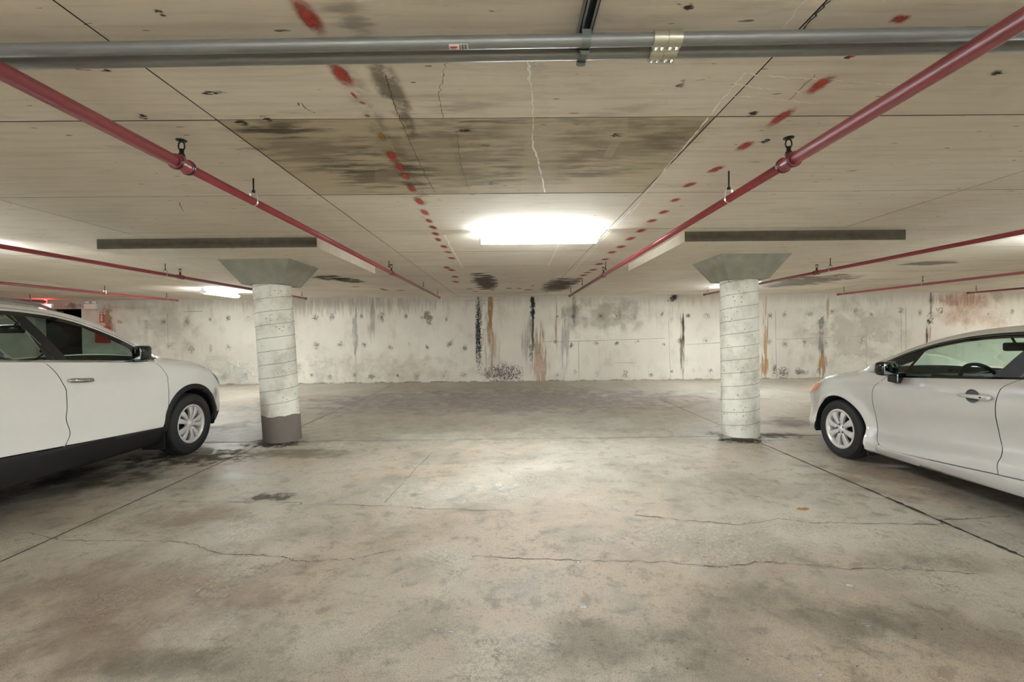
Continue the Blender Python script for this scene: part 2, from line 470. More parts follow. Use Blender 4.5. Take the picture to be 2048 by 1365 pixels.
# ------------------------------------------------------------------ columns
def column(cx, cy, panel_x, panel_y, lean, band, label):
    root = empty('concrete_column', (cx, cy, 0), label, 'column')
    ztop, zcap, r = 2.36, 2.075, 0.235
    m = MB(); seg = 48; prof = []
    nz = 24
    for i in range(nz + 1): prof.append((r, zcap * i / nz))
    m.lathe(prof, seg)
    m.v = [(a + lean * (c / zcap - 1), b, c) for a, b, c in m.v]
    m.build('shaft', 'column', root, smooth=True)
    # spiral form-tube seam
    pts = []; turns = 12.2; k = int(turns * 28)
    z0 = 0.38 if band else 0.05
    for i in range(k + 1):
        a = 2 * PI * i / 28; z = z0 + (i / 28) * 0.172
        if z > zcap - 0.01: break
        pts.append((math.cos(a) * (r + 0.0005) + lean * (z / zcap - 1), math.sin(a) * (r + 0.0005), z))
    MB().tube(pts, 0.0028, 5).build('spiral_seam', 'seam', root, smooth=True)
    if band:
        m = MB(); prof = [(r + 0.002, 0.0), (r + 0.002, 0.2), (r + 0.002, 0.35)]
        m.lathe(prof, seg)
        m.v = [(a + lean * (c / zcap - 1), b, c + (0.006 * math.sin(i * .9) + 0.007 * math.sin(i * .37) + random.uniform(-.004, .004) if c > 0.3 else 0)) for i, (a, b, c) in enumerate(m.v)]
        m.build('painted_band', 'band', root, smooth=True)
    # flared capital
    a, b = 0.445, 0.262
    vs = [(-b, -b, zcap - 0.005), (b, -b, zcap - 0.005), (b, b, zcap - 0.005), (-b, b, zcap - 0.005), (-a, -a, ztop), (a, -a, ztop), (a, a, ztop), (-a, a, ztop)]
    MB().add(vs, [(0, 3, 2, 1), (4, 5, 6, 7), (0, 1, 5, 4), (1, 2, 6, 5), (2, 3, 7, 6), (3, 0, 4, 7)]).build('capital', 'capital', root)
    # drop panel: concrete slab, front edge coloured dark for grime and grazing shade
    px0, px1 = panel_x; py0, py1 = panel_y
    p = MB().box((px0 - cx, py0 - cy, ztop), (px1 - cx, py1 - cy, ZC + 0.004)).build('drop_panel', 'ceiling', root)
    MB().box((px0 - cx, py0 - cy - 0.006, ztop + 0.002), (px1 - cx, py0 - cy, ZC - 0.001)).build('panel_edge', 'shaded_edge', p)
    return root
colL = column(-3.16, 6.14, (-4.46, -2.08), (5.0, 7.18), -0.10, True, 'round concrete column with dark grey band at foot beside white car')
colR = column(3.10, 6.10, (1.90, 4.28), (4.88, 7.16), -0.02, False, 'round pale concrete column with rusty foot beside silver sedan')

# ------------------------------------------------------------------ fluorescent lamps
def fixture(cx, cy, along, label, L=1.25, visible=True):
    root = empty('fluorescent_fixture', (cx, cy, ZC), label, 'ceiling light', 'fluorescent strip lights on the slab')
    if along == 'y': root.rotation_euler = (0, 0, PI / 2)
    MB().box((-L / 2, -0.03, -0.035), (L / 2, 0.03, -0.001)).build('housing', 'fixture_white', root)
    prof = []
    for k in range(20):
        a = 2 * PI * k / 20
        prof.append((math.cos(a) * 0.085, -0.085 + math.sin(a) * (0.030 if math.sin(a) > 0 else 0.045)))
    MB().prism(prof, 'x', -L / 2 + 0.02, L / 2 - 0.02).build('lens', 'lens', root, smooth=False)
    for sx in (-1, 1):
        x = sx * (L / 2 - 0.01)
        e = MB().prism([(c * 1.03, -0.085 + (z + 0.085) * 1.04) for c, z in prof], 'x', x - 0.012, x + 0.012).build('end_cap', 'fixture_white', root)
        MB().box((x - 0.012, -0.025, -0.07), (x + 0.012, 0.025, -0.001)).build('bracket', 'fixture_white', e)
    return root
fixture(0.33, 4.80, 'x', 'glowing fluorescent strip light in the centre between both columns')
fixture(-6.25, 4.9, 'x', 'fluorescent strip light at the left picture edge above white car')
fixture(6.75, 5.0, 'x', 'fluorescent strip light above the silver sedan beyond right edge')
fixture(-6.68, 10.65, 'y', 'glowing fluorescent strip light behind the banded column near far wall')
fixture(5.45, 10.65, 'y', 'added unseen strip light behind the rusty-footed column, brightening the far wall')  # unseen fixture added to brighten the far wall
fixture(14.6, 10.6, 'y', 'fluorescent strip light near far wall beyond the right edge')
fixture(-12.4, 4.9, 'x', 'fluorescent strip light over the far left bays')
fixture(12.8, 5.0, 'x', 'fluorescent strip light over the far right bays')
for j, yy in enumerate((-3.9, -7.2)):  # unseen rows added as fill for foreground and car sides
    for i, x in enumerate((-12.4, -6.2, -3.0, 0.3, 3.6, 6.8, 12.8)):
        fixture(x, yy, 'x', 'added fill strip light in the %s row behind the camera, %s' % (('nearer', 'farther')[j], ('farthest left', 'second from left', 'third from left', 'middle', 'third from right', 'second from right', 'farthest right')[i]))

# ------------------------------------------------------------------ sprinkler pipes
def sprinkler_head(parent, x, y, z, r):
    h = MB().lathe([(0.0, 0), (0.016, 0.0), (0.016, 0.018), (0.011, 0.022), (0.011, 0.045), (0.0, 0.045)], 12, origin=(x, y, z + r)).build('sprinkler_head', 'black_iron', parent, smooth=True)
    for s in (-1, 1):
        MB().tube([(x + s * 0.010, y, z + r + 0.04), (x + s * 0.017, y, z + r + 0.055), (x + s * 0.014, y, z + r + 0.075), (x, y, z + r + 0.088)], 0.004, 6).build('frame_arm', 'black_iron', h, smooth=True)
    MB().lathe([(0.0, 0.086), (0.026, 0.088), (0.027, 0.092), (0.008, 0.095), (0.0, 0.095)], 16, origin=(x, y, z + r)).build('deflector', 'black_iron', h, smooth=True)
    return h
def sprinkler_pipe(X, Z, yend, heads, hangers, label, first=False):
    root = empty('sprinkler_pipe', (X, 0, Z), label, 'pipe', 'red sprinkler pipes under the slab')
    R, r = 0.031, 0.0245
    y1 = heads[1]
    MB().tube([(0, Y0 + 0.01, 0), (0, y1, 0)], R, 20).build('pipe', 'red_pipe', root, smooth=True)
    MB().tube([(0, y1, 0), (0, yend, 0)], r, 20).build('narrow_pipe', 'red_pipe', root, smooth=True)
    MB().lathe([(0, -0.018), (r + 0.007, -0.018), (r + 0.007, 0.012), (0.012, 0.022), (0, 0.022)], 18, 'y', (0, yend, 0)).build('end_cap', 'red_pipe', root, smooth=True)
    for i, hy in enumerate(heads):
        q = R if i < 2 else r
        t = MB().lathe([(q, -0.055), (q + 0.008, -0.055), (q + 0.008, -0.032), (q + 0.003, -0.028), (q + 0.003, 0.028), (q + 0.008, 0.032), (q + 0.008, 0.055), (q, 0.055)], 24, 'y', (0, hy, 0)).build('tee', 'red_pipe', root, smooth=False)
        smooth_by_angle(t, 35)
        for s in (-1, 1):
            MB().lathe([(q + 0.004, s * 0.044 - 0.006), (q + 0.0095, s * 0.044 - 0.006), (q + 0.0095, s * 0.044 + 0.006), (q + 0.004, s * 0.044 + 0.006)], 24, 'y', (0, hy, 0)).build('groove_ring', 'black_iron', t)
        MB().tube([(0, hy, q - 0.005), (0, hy, q + 0.012)], 0.019, 14).build('outlet', 'red_pipe', t, smooth=True)
        sprinkler_head(root, 0, hy, 0.006, q)
    for hy in hangers:
        q = R if hy < y1 else r
        top = ZC - Z
        rod = MB().tube([(0, hy, q + 0.045), (0, hy, top)], 0.0055, 8).build('hanger_rod', 'black_iron', root, smooth=True)
        MB().lathe([(0, -0.008), (0.012, -0.008), (0.012, 0.008), (0, 0.008)], 6, origin=(0, hy, q + 0.045)).build('nut', 'black_iron', rod)
        w = q + 0.003
        pts = [(-0.012, hy, q + 0.042), (-w * .8, hy, q + 0.035)]
        for k in range(13):
            a = PI * (1.0 + k / 12.0)
            pts.append((math.cos(a) * w, hy, math.sin(a) * w))
        pts += [(w * .8, hy, q + 0.035), (0.012, hy, q + 0.042)]
        m = MB()
        n = len(pts); vs = []
        for (px, py, pz) in pts: vs += [(px, py - 0.009, pz), (px, py + 0.009, pz)]
        m.add(vs, [(2 * i, 2 * i + 1, 2 * i + 3, 2 * i + 2) for i in range(n - 1)])
        m.build('hanger_ring', 'zinc', rod, fix=False)
    return root
PIPES = [(-1.72, 2.312, 11.4, [-2.1, 2.44, 6.75], [-0.7, 3.12, 6.62, 9.3, 11.15], 'long red sprinkler pipe crossing the ceiling just left of centre'),
         (1.485, 2.285, 10.95, [-2.1, 2.40, 7.05], [-0.7, 3.05, 6.9, 9.1, 10.75], 'long red sprinkler pipe crossing the ceiling just right of centre'),
         (-5.0, 2.312, 11.3, [-2.1, 2.4, 7.0], [-0.7, 3.0, 6.7, 9.3, 11.1], 'red sprinkler pipe running behind the dark-banded column'),
         (-8.3, 2.312, 11.5, [-2.1, 2.4, 7.0], [-0.7, 3.0, 6.7, 9.45, 11.15], 'thin pinkish red sprinkler pipe just above the white car roof'),
         (-11.6, 2.312, 11.5, [-2.1, 2.4, 7.0], [-0.7, 3.0, 6.7, 9.45, 11.15], 'red sprinkler pipe farthest left, beside the exit sign'),
         (4.8, 2.295, 11.1, [-2.1, 2.4, 7.05], [-0.7, 3.0, 6.75, 9.3, 10.9], 'dark red sprinkler pipe running behind the rusty-footed column'),
         (8.34, 2.295, 11.45, [-2.1, 2.4, 7.0], [-0.7, 3.0, 6.75, 9.1, 11.25], 'dark red sprinkler pipe above the silver sedan bonnet near far wall'),
         (11.6, 2.295, 11.4, [-2.1, 2.4, 7.0], [-0.7, 3.0, 6.75, 9.1, 11.2], 'dark red sprinkler pipe farthest right, ending above the wall writing')]
for i, pp in enumerate(PIPES): sprinkler_pipe(*pp)

# ------------------------------------------------------------------ conduits and strut
ZS = ZC - 0.042       # underside of strut
SX = on_z(1183, 20, ZS).x
def conduit(pa, pb, r, strap_px, coup_px, label, sticker=None):
    zc = ZS - r - 0.004
    A = on_z(*pa, zc); B = on_z(*pb, zc)
    d = (B - A); A2 = A - d * 0.9; B2 = B + d * 0.9
    root = empty('conduit', ((A + B) / 2), label, 'conduit', 'grey conduits across the ceiling')
    off = (A + B) / 2
    loc = lambda p: Vector(p) - off
    t = d.normalized()
    def at_x(X): k = (X - A.x) / d.x; return loc(A + d * k)
    MB().tube([loc(A2), loc(B2)], r, 28).build('tube', 'conduit', root, smooth=True)
    # coupling sleeve
    c = at_x(on_z(coup_px[0], coup_px[1], zc).x)
    L = 0.048
    cp = MB().tube([c - t * L, c + t * L], r + 0.006, 28).build('coupling', 'coupling', root); smooth_by_angle(cp, 35)
    side = Vector((0, 0, 1)).cross(t).normalized()
    MB().tube([c - t * 0.0008, c + t * 0.0008], r + 0.0064, 24).build('split_line', 'strut', cp)
    for k in (-0.036, -0.016, 0.012, 0.034):
        b = c + t * k + Vector((0, 0.6 * r, -r * 1.0))
        MB().tube([b + Vector((0, 0.016, 0.002)), b + Vector((0, -0.012, -0.008))], 0.0055, 6).build('bolt', 'zinc', cp)
    MB().box(tuple(c + Vector((-0.046, r * 0.35, -r - 0.010))), tuple(c + Vector((0.046, r * 0.9, -r + 0.006)))).build('flange', 'coupling', cp)
    # strap on the strut
    s0 = at_x(SX)
    pts = []
    for k in range(15):
        a = PI * (0.0 + k / 14.0)
        pts.append((math.cos(a) * (r + 0.003), -math.sin(a) * (r + 0.003)))
    pts = [(r + 0.003, r + 0.002)] + pts + [(-r - 0.003, r + 0.002)]
    m = MB(); vs = []
    for (py, pz) in pts: vs += [tuple(s0 + Vector((-0.016, py, pz))), tuple(s0 + Vector((0.016, py, pz)))]
    m.add(vs, [(2 * i, 2 * i + 1, 2 * i + 3, 2 * i + 2) for i in range(len(pts) - 1)])
    st = m.build('strap', 'strut', root, fix=False)
    e = s0 + Vector((0, r * 0.85, -r * 0.75))
    MB().tube([e + Vector((0, 0.002, -0.002)), e + Vector((0, 0.010, -0.010))], 0.017, 18).build('strap_ear', 'strut', st)
    MB().tube([e + Vector((0, 0.004, -0.004)), e + Vector((0, 0.0, -0.016))], 0.005, 8).build('screw', 'zinc', st)
    if sticker:
        x0 = on_z(sticker[0], sticker[1], zc).x - off.x; x1 = on_z(sticker[2], sticker[1], zc).x - off.x
        def patch(name, xa, xb, a0, a1, mat, lift, par):
            vs = []; n = 6
            for i in range(n + 1):
                a = a0 + (a1 - a0) * i / n
                dv = Vector((0, math.sin(a), -math.cos(a))) * (r + lift)
                vs += [tuple(at_x(xa + off.x) + dv), tuple(at_x(xb + off.x) + dv)]
            mm = MB().add(vs, [(2 * i, 2 * i + 1, 2 * i + 3, 2 * i + 2) for i in range(n)])
            return mm.build(name, mat, par, fix=False)
        sk = patch('sticker', x0, x1, -0.85, 0.15, 'white_paper', 0.0006, root)
        w = x1 - x0
        patch('print', x0 + w * 0.06, x0 + w * 0.42, -0.5, -0.25, 'red_print', 0.0010, sk)
        patch('print', x0 + w * 0.06, x0 + w * 0.36, -0.15, -0.02, 'red_print', 0.0010, sk)
        for k, (u, ww) in enumerate(((.55, .05), (.63, .02), (.68, .06), (.77, .03), (.83, .05), (.91, .03))):
            patch('barcode_bar', x0 + w * u, x0 + w * (u + ww), -0.75, 0.08, 'black_print', 0.0010, sk)
    return root, off, at_x
conduit((0, 101), (2048, 66), 0.0215, (1180, 75), (1338, 70), 'upper grey metal conduit with small barcode sticker', (899, 87, 937))
conduit((0, 128), (2048, 93), 0.0195, (1172, 103), (1326, 102), 'lower grey metal conduit hanging just below the stickered one')
st = empty('strut_channel', (SX, 1.2, ZC), 'slotted steel strut channel holding both conduits to the ceiling', 'bracket')
m = MB()
for (a, b) in (((-0.022, -0.042), (-0.019, 0)), ((0.019, -0.042), (0.022, 0)), ((-0.022, -0.003), (0.022, 0)), ((-0.022, -0.042), (-0.011, -0.039)), ((0.011, -0.042), (0.022, -0.039))):
    m.box((a[0], -2.4, a[1]), (b[0], 0.50, b[1]))
m.build('channel', 'strut', st)
MB().box((-0.018, -2.38, -0.012), (0.018, 0.49, -0.004)).build('channel_web', 'black_iron', st)

# ------------------------------------------------------------------ ceiling marks
RED = srgb(196, 74, 60); GREYST = srgb(112, 102, 94); PINK = srgb(206, 110, 92)
ZD = ZC - 0.0022
def ceil_dash(pa, pb, w, col=RED, alpha=0.8, name='red_paint_dash', mat='spray'):
    A, B = on_z(*pa, ZD), on_z(*pb, ZD)
    u = (B - A) / 2
    v = Vector((-u.y, u.x, 0)).normalized() * w
    quad_decal(name, ceiling, (A + B) / 2, u * 1.25, v, mat, col, alpha)
def ceil_blot(px, py, w, h, col=GREYST, alpha=0.8, mat='patch', name='ceiling_stain'):
    c = on_z(px, py, ZD + 0.0004); a = on_z(px + w, py, ZD); b = on_z(px, py + h, ZD)
    quad_decal(name, ceiling, c, (abs(a.x - c.x), 0, 0), (0, abs(b.y - c.y), 0), mat, col, alpha)
for d in (((585, -10), (645, 72), .05), ((662, 122), (702, 176), .05), ((778, 300), (790, 325), .04), ((792, 322), (806, 345), .04),
          ((805, 345), (816, 360), .04), ((816, 366), (830, 386), .045), ((830, 393), (846, 412), .05), ((843, 418), (856, 432), .045),
          ((853, 437), (863, 447), .045), ((860, 450), (872, 460), .05), ((866, 464), (876, 472), .05), ((872, 475), (880, 484), .05),
          ((884, 490), (892, 497), .06), ((889, 502), (903, 507), .06), ((897, 514), (909, 519), .07), ((890, 533), (897, 538), .08),
          ((898, 538), (908, 543), .08), ((906, 552), (914, 556), .1), ((906, 562), (916, 566), .1)):
    ceil_dash(*d)
for d in (((700, 182), (716, 200), .012), ((716, 203), (734, 209), .015), ((729, 229), (740, 235), .02)):
    ceil_dash(*d, col=srgb(206, 96, 50), alpha=0.75)
ceil_dash((756, 262), (772, 284), .03, col=srgb(214, 150, 60), alpha=0.55)
for d in (((1784, 48), (1815, 28), .045), ((1690, 117), (1724, 104), .02), ((1612, 192), (1668, 148), .05), ((1534, 255), (1592, 214), .045),
          ((1476, 303), (1504, 281), .05), ((1416, 347), (1448, 331), .05), ((1365, 376), (1393, 364), .05), ((1342, 405), (1359, 396), .05),
          ((1320, 429), (1335, 420), .06), ((1296, 446), (1312, 438), .06), ((1274, 466), (1290, 457), .065), ((1253, 482), (1269, 473), .07),
          ((1235, 497), (1248, 491), .08), ((1219, 508), (1229, 502), .08), ((1205, 521), (1216, 517), .08), ((1193, 531), (1204, 526), .09),
          ((1181, 542), (1192, 538), .1), ((1170, 547), (1180, 544), .1), ((1162, 553), (1172, 549), .1), ((1155, 559), (1163, 556), .1),
          ((1150, 565), (1156, 562), .1)):
    ceil_dash(*d)
for d in (((1010, 577), (1026, 577), .16), ((1032, 577), (1044, 577), .16), ((1052, 581), (1062, 579), .16), ((1062, 572), (1068, 572), .16),
          ((760, 577), (775, 582), .1), ((790, 581), (812, 581), .14), ((935, 578), (944, 579), .14), ((946, 583), (956, 584), .14), ((702, 574), (722, 574), .1)):
    ceil_dash(*d, col=PINK, alpha=0.8)
ceil_blot(970, 567, 30, 17, alpha=0.85); ceil_blot(1117, 572, 38, 14, alpha=0.85); ceil_blot(660, 556, 44, 6); ceil_blot(698, 561, 34, 6)
ceil_blot(1600, 564, 85, 13, alpha=0.55); ceil_blot(1860, 527, 60, 5, alpha=0.5)
# dirt within and round the stained panel
for (px, py, w, h, al) in ((620, 300, 170, 70, .5), (760, 350, 160, 50, .45), (560, 262, 110, 22, .55), (900, 320, 220, 90, .35), (800, 320, 34, 110, .4),
                           (790, 200, 34, 100, .5), (1230, 300, 180, 80, .3), (1020, 243, 170, 7, .6), (700, 40, 70, 44, .3), (1340, 270, 110, 44, .3), (1100, 340, 160, 40, .3)):
    ceil_blot(px, py, w, h, srgb(112, 100, 84), al, 'stain_x' if h < 95 else 'stain')

# white lime streaks
LIME = srgb(246, 244, 238)
def ceil_line(pts, w, mat, name='ceiling_crack', jitter=0.5, n=10, amp=0.006):
    P = [on_z(*p, ZD) for p in pts]; out = []
    for a, b in zip(P[:-1], P[1:]):
        for k in range(n):
            q = a.lerp(b, k / n); q.x += random.uniform(-amp, amp); q.y += random.uniform(-amp, amp); out.append(q)
    out.append(P[-1])
    ribbon(name, ceiling, out, w * .65, (0, 0, 1), mat, jitter)
MAT['lime'] = simple('lime_deposit', LIME, 0.8)
MAT['crack'] = simple('crack_dark', srgb(84, 74, 62), 0.95)
ceil_line([(1056, 118), (1060, 170), (1068, 240), (1066, 290), (1078, 330), (1090, 385)], 0.012, 'lime', 'lime_streak', 0.9, 8, 0.006)
for i in range(26):
    yy = 128 + i * 4.6
    xx = 1056 + (yy - 118) * 0.10
    ceil_blot(xx + 16 + random.uniform(-4, 6), yy, random.uniform(14, 40), 2.0, LIME, random.uniform(.35, .8), 'spray', 'lime_streak')
for i in range(12):
    yy = 248 + i * 9
    ceil_blot(1072 + random.uniform(-4, 14), yy, random.uniform(8, 22), 2.2, LIME, random.uniform(.4, .8), 'spray', 'lime_streak')
ceil_line([(1500, 148), (1560, 155), (1640, 158), (1760, 168), (1830, 170)], 0.006, 'lime', 'lime_streak', 0.8)
ceil_line([(1470, 168), (1530, 178), (1600, 185)], 0.006, 'lime', 'lime_streak', 0.8)
ceil_line([(1450, 192), (1520, 195), (1600, 204), (1640, 208)], 0.006, 'lime', 'lime_streak', 0.8)
ceil_line([(1490, 145), (1440, 205), (1390, 270), (1320, 350), (1260, 430)], 0.010, 'lime', 'lime_streak', 0.9)
ceil_line([(1262, 420), (1215, 470), (1160, 528), (1140, 552)], 0.012, 'lime', 'lime_streak', 0.9)
ceil_line([(889, 470), (905, 500), (925, 535)], 0.03, 'lime', 'lime_streak', 0.4)
ceil_line([(1118, 488), (1108, 510), (1095, 533)], 0.02, 'lime', 'lime_streak', 0.4)
ceil_line([(895, 118), (884, 160), (878, 190), (886, 238)], 0.0035, 'crack')
ceil_line([(912, 262), (922, 330), (938, 380)], 0.0035, 'crack')
ceil_line([(770, 150), (782, 190), (800, 240), (840, 330), (870, 385)], 0.006, 'crack')
ceil_line([(1660, 0), (1590, 78)], 0.008, 'crack'); ceil_line([(1612, 0), (1565, 55)], 0.006, 'lime', 'lime_streak')
ceil_line([(1630, 150), (1578, 200)], 0.005, 'crack')
ceil_line([(598, 212), (596, 206), (604, 207), (608, 214), (618, 221), (630, 226)], 0.007, 'crack', n=3, amp=.001)
ceil_line([(358, 405), (367, 423)], 0.006, 'crack', n=3)
for (a, b, w, c) in ((425, 186, 34, 3), (533, 238, 12, 5), (285, 233, 14, 5), (205, 138, 16, 6), (320, 25, 12, 6), (483, 246, 18, 4), (930, 262, 24, 2.5), (975, 292, 20, 2), (985, 367, 14, 2.5),
                     (1235, 270, 20, 3), (1378, 15, 14, 6), (1700, 113, 14, 4), (1995, 146, 22, 4), (1360, 170, 12, 7), (1505, 228, 14, 4), (1532, 282, 10, 4)):
    ceil_blot(a, b, w, c * 1.8, srgb(70, 60, 46), 0.9, 'nick')

# ------------------------------------------------------------------ wall marks
YD = YW - 0.003
def wall_blot(px, py, w, h, col, alpha, mat='stain', name='wall_stain'):
    c = on_y(px, py, YD + random.uniform(0, 0.002)); s = YW / F_PX
    quad_decal(name, wall_back, c, (w * s * 1.15, 0, 0), (0, 0, h * s * 1.15), mat, col, alpha * .8)
def wall_line(pts, w, mat='crack', name='wall_joint', n=5, amp=0.004):
    P = [on_y(*p, YD) for p in pts]; out = []
    for a, b in zip(P[:-1], P[1:]):
        for k in range(n):
            q = a.lerp(b, k / n); q.x += random.uniform(-amp, amp); q.z += random.uniform(-amp, amp); out.append(q)
    out.append(P[-1]); ribbon(name, wall_back, out, w, (0, 1, 0), mat, 0.4)
BLK = srgb(58, 54, 50); BRN = srgb(146, 120, 84); MAU = srgb(150, 128, 130); PCH = srgb(226, 198, 176); ORG = srgb(206, 160, 110); OLV = srgb(138, 130, 108)
MAT['wallcrack'] = simple('wall_joint_line', srgb(138, 128, 116), 0.95)
wall_blot(957, 665, 8, 84, BLK, .7, 'stain_v'); wall_blot(957, 650, 8, 70, BLK, .8, 'speckle'); wall_blot(958, 700, 8, 50, BLK, .6, 'speckle')
wall_blot(968, 650, 5, 70, LIME, .9, 'stain_v'); wall_blot(980, 625, 9, 46, BRN, .95, 'stain_v'); wall_blot(981, 660, 9, 80, ORG, .6, 'stain_v')
wall_blot(1065, 620, 6, 42, srgb(62, 64, 60), .85, 'stain'); wall_blot(1065, 606, 6, 30, srgb(62, 64, 60), .9, 'stain'); wall_blot(1065, 670, 6, 60, BLK, .85, 'stain_v'); wall_blot(1062, 705, 7, 22, BLK, .5)
wall_blot(1080, 705, 16, 70, srgb(196, 172, 140), .75, 'stain_v'); wall_blot(1080, 735, 22, 40, PCH, .8, 'stain_v'); wall_blot(1052, 680, 12, 60, MAU, .4, 'stain_v')
wall_blot(1005, 745, 46, 22, srgb(132, 110, 116), .75, 'speckle'); wall_blot(990, 750, 30, 16, MAU, .5); wall_blot(1030, 750, 20, 18, MAU, .6, 'speckle')
wall_blot(985, 700, 18, 60, PCH, .5, 'stain_v'); wall_blot(1112, 640, 4, 60, ORG, .5, 'stain_v'); wall_blot(1128, 680, 14, 90, srgb(206, 200, 196), .5, 'stain_v')
wall_blot(1343, 596, 13, 9, BLK, .95); wall_blot(1343, 592, 16, 5, BLK, .95); wall_blot(1342, 625, 6, 30, LIME, .7, 'stain_v')
wall_blot(1366, 655, 4, 34, srgb(96, 66, 52), .9, 'stain_v'); wall_blot(1364, 690, 6, 80, srgb(160, 144, 132), .8, 'stain_v')
wall_blot(1150, 625, 7, 55, srgb(160, 148, 140), .6, 'stain_v')
wall_blot(1531, 660, 7, 90, ORG, .7, 'stain_v'); wall_blot(1529, 730, 10, 36, srgb(206, 158, 92), .8, 'stain_v'); wall_blot(1549, 742, 6, 18, BLK, .6)
wall_blot(1566, 745, 16, 14, srgb(120, 106, 92), .7, 'speckle'); wall_blot(1605, 745, 14, 8, srgb(120, 106, 92), .5)
wall_blot(1643, 652, 10, 26, srgb(150, 148, 148), .9); wall_blot(1643, 690, 8, 24, srgb(160, 156, 154), .7, 'stain_v'); wall_blot(1645, 728, 11, 40, srgb(196, 148, 96), .85, 'stain_v')
wall_blot(1656, 612, 4, 34, srgb(196, 172, 110), .5, 'stain_v')
wall_blot(1861, 602, 4, 30, srgb(120, 108, 96), .9, 'stain_v'); wall_blot(1861, 637, 9, 15, srgb(72, 64, 58), 1.0); wall_blot(1861, 634, 8, 11, srgb(72, 64, 58), 1.0)
wall_blot(1853, 668, 4, 26, srgb(92, 80, 72), .9, 'stain_v'); wall_blot(1858, 672, 8, 24, srgb(224, 176, 160), .6, 'stain_v')
wall_blot(1940, 620, 110, 60, srgb(222, 178, 150), .5, 'soft_stain_or_glow'); wall_blot(1915, 600, 70, 16, srgb(196, 140, 112), .5, 'stain_v')
wall_blot(1700, 670, 140, 80, srgb(226, 220, 204), .5, 'soft_stain_or_glow')
wall_blot(215, 640, 12, 34, srgb(176, 140, 98), .9, 'stain'); wall_blot(222, 655, 10, 30, srgb(206, 160, 140), .6, 'stain_v')
wall_blot(150, 612, 24, 10, srgb(120, 108, 96), .7)
wall_blot(440, 735, 60, 30, srgb(236, 236, 222), .7, 'soft_stain_or_glow'); wall_blot(480, 745, 40, 26, srgb(240, 240, 232), .6)
wall_blot(330, 660, 90, 60, srgb(190, 178, 168), .35, 'soft_stain_or_glow'); wall_blot(700, 610, 240, 26, srgb(160, 150, 140), .3, 'stain_v')
wall_blot(760, 735, 240, 34, srgb(236, 232, 216), .45, 'soft_stain_or_glow'); wall_blot(1210, 630, 110, 50, srgb(168, 158, 146), .5, 'soft_stain_or_glow')
wall_blot(710, 660, 8, 70, srgb(206, 204, 202), .7, 'stain_v'); wall_blot(745, 640, 12, 60, srgb(190, 182, 176), .5, 'stain_v')
wall_blot(855, 637, 14, 18, srgb(150, 140, 126), .7)
for row, py in enumerate((635, 690, 748)):
    x = 236
    while x < 2040:
        px = x + random.uniform(-7, 7); yy = py - 0.0105 * (x - 1017) + random.uniform(-5, 5)
        if not (500 < px < 575 or 940 < px < 1090 or (yy > 720 and (px < 430 or px > 1640)) or (yy > 660 and (px < 290 or px > 1760))):
            s = random.uniform(4, 10)
            wall_blot(px, yy, s, s * random.uniform(.8, 1.5), random.choice((OLV, srgb(128, 116, 104), srgb(120, 108, 92))), random.uniform(.25, .6), random.choice(('stain', 'stain', 'speckle')))
            if random.random() < .6: wall_blot(px + random.uniform(-2, 2), yy, 1.8, 1.8, BLK, .55, 'spray', 'tie_hole')
        x += random.uniform(36, 52)
for pts in ([(1085, 684), (1157, 683)], [(1157, 683), (1330, 677)], [(1157, 683), (1158, 764)], [(1337, 640), (1341, 762)], [(1551, 622), (1553, 758)], [(1553, 679), (1732, 673)], [(1733, 650), (1733, 738)],
            [(1371, 690), (1440, 686)], [(711, 622), (712, 764)], [(585, 731), (600, 731)], [(616, 731), (640, 731)], [(1230, 726), (1272, 726)], [(1740, 709), (1760, 709)], [(1802, 615), (1803, 705)], [(1812, 612), (1812, 700)],
            [(335, 628), (336, 700)], [(930, 602), (1000, 600)], [(366, 624), (405, 623)]):
    wall_line(pts, 0.010, 'wallcrack')
# marker writing on the far wall
for pts in ([(1873, 617), (1876, 624), (1879, 616)], [(1880.5, 617), (1886, 616.5), (1884.5, 621), (1883, 626)]):
    ribbon('marker_writing', wall_back, [on_y(*p, YD - .001) for p in pts], 0.018, (0, 1, 0), 'black_print')
# darker blots along the foot of the wall
for i in range(30):
    wall_blot(300 + i * 58, 768 - 0.0105 * (300 + i * 58 - 1017) - 4, 34, 3.5, srgb(118, 104, 92), .6, 'stain')

# ------------------------------------------------------------------ floor marks and painted light patches
def floor_blot(px, py, w, h, col, alpha, mat='soft_stain_or_glow', name='floor_stain_or_glow', z=0.0012):
    c = on_z(px, py, z); a = on_z(px + w, py, z); b = on_z(px, py - h, z); b2 = on_z(px, py + h, z)
    hy = abs(b.y - b2.y) / 2
    quad_decal(name, floor, c + Vector((0, 0, random.uniform(0, 0.0008))), (abs(a.x - c.x) * 1.15, 0, 0), (0, hy * 1.15, 0), mat, col, alpha * .85)
DK = srgb(92, 84, 72); BRW = srgb(186, 165, 146); LGT = srgb(226, 222, 212); MAUF = srgb(182, 168, 166); GRN = srgb(172, 170, 152)
floor_blot(300, 1180, 420, 130, BRW, .55); floor_blot(150, 1290, 330, 90, srgb(176, 154, 136), .45); floor_blot(360, 1040, 260, 40, BRW, .45)
floor_blot(1800, 960, 230, 60, srgb(184, 160, 140), .5); floor_blot(1000, 800, 620, 30, srgb(208, 197, 196), .7); floor_blot(1580, 845, 120, 14, srgb(170, 152, 146), .5)  # far blot: mauve floor tint, lightened to paint in brightness
floor_blot(1010, 870, 460, 30, srgb(206, 204, 186), .4); floor_blot(880, 985, 300, 40, LGT, .5); floor_blot(1300, 960, 260, 40, srgb(196, 190, 172), .4)  # pale blots paint the bright glow on the floor centre
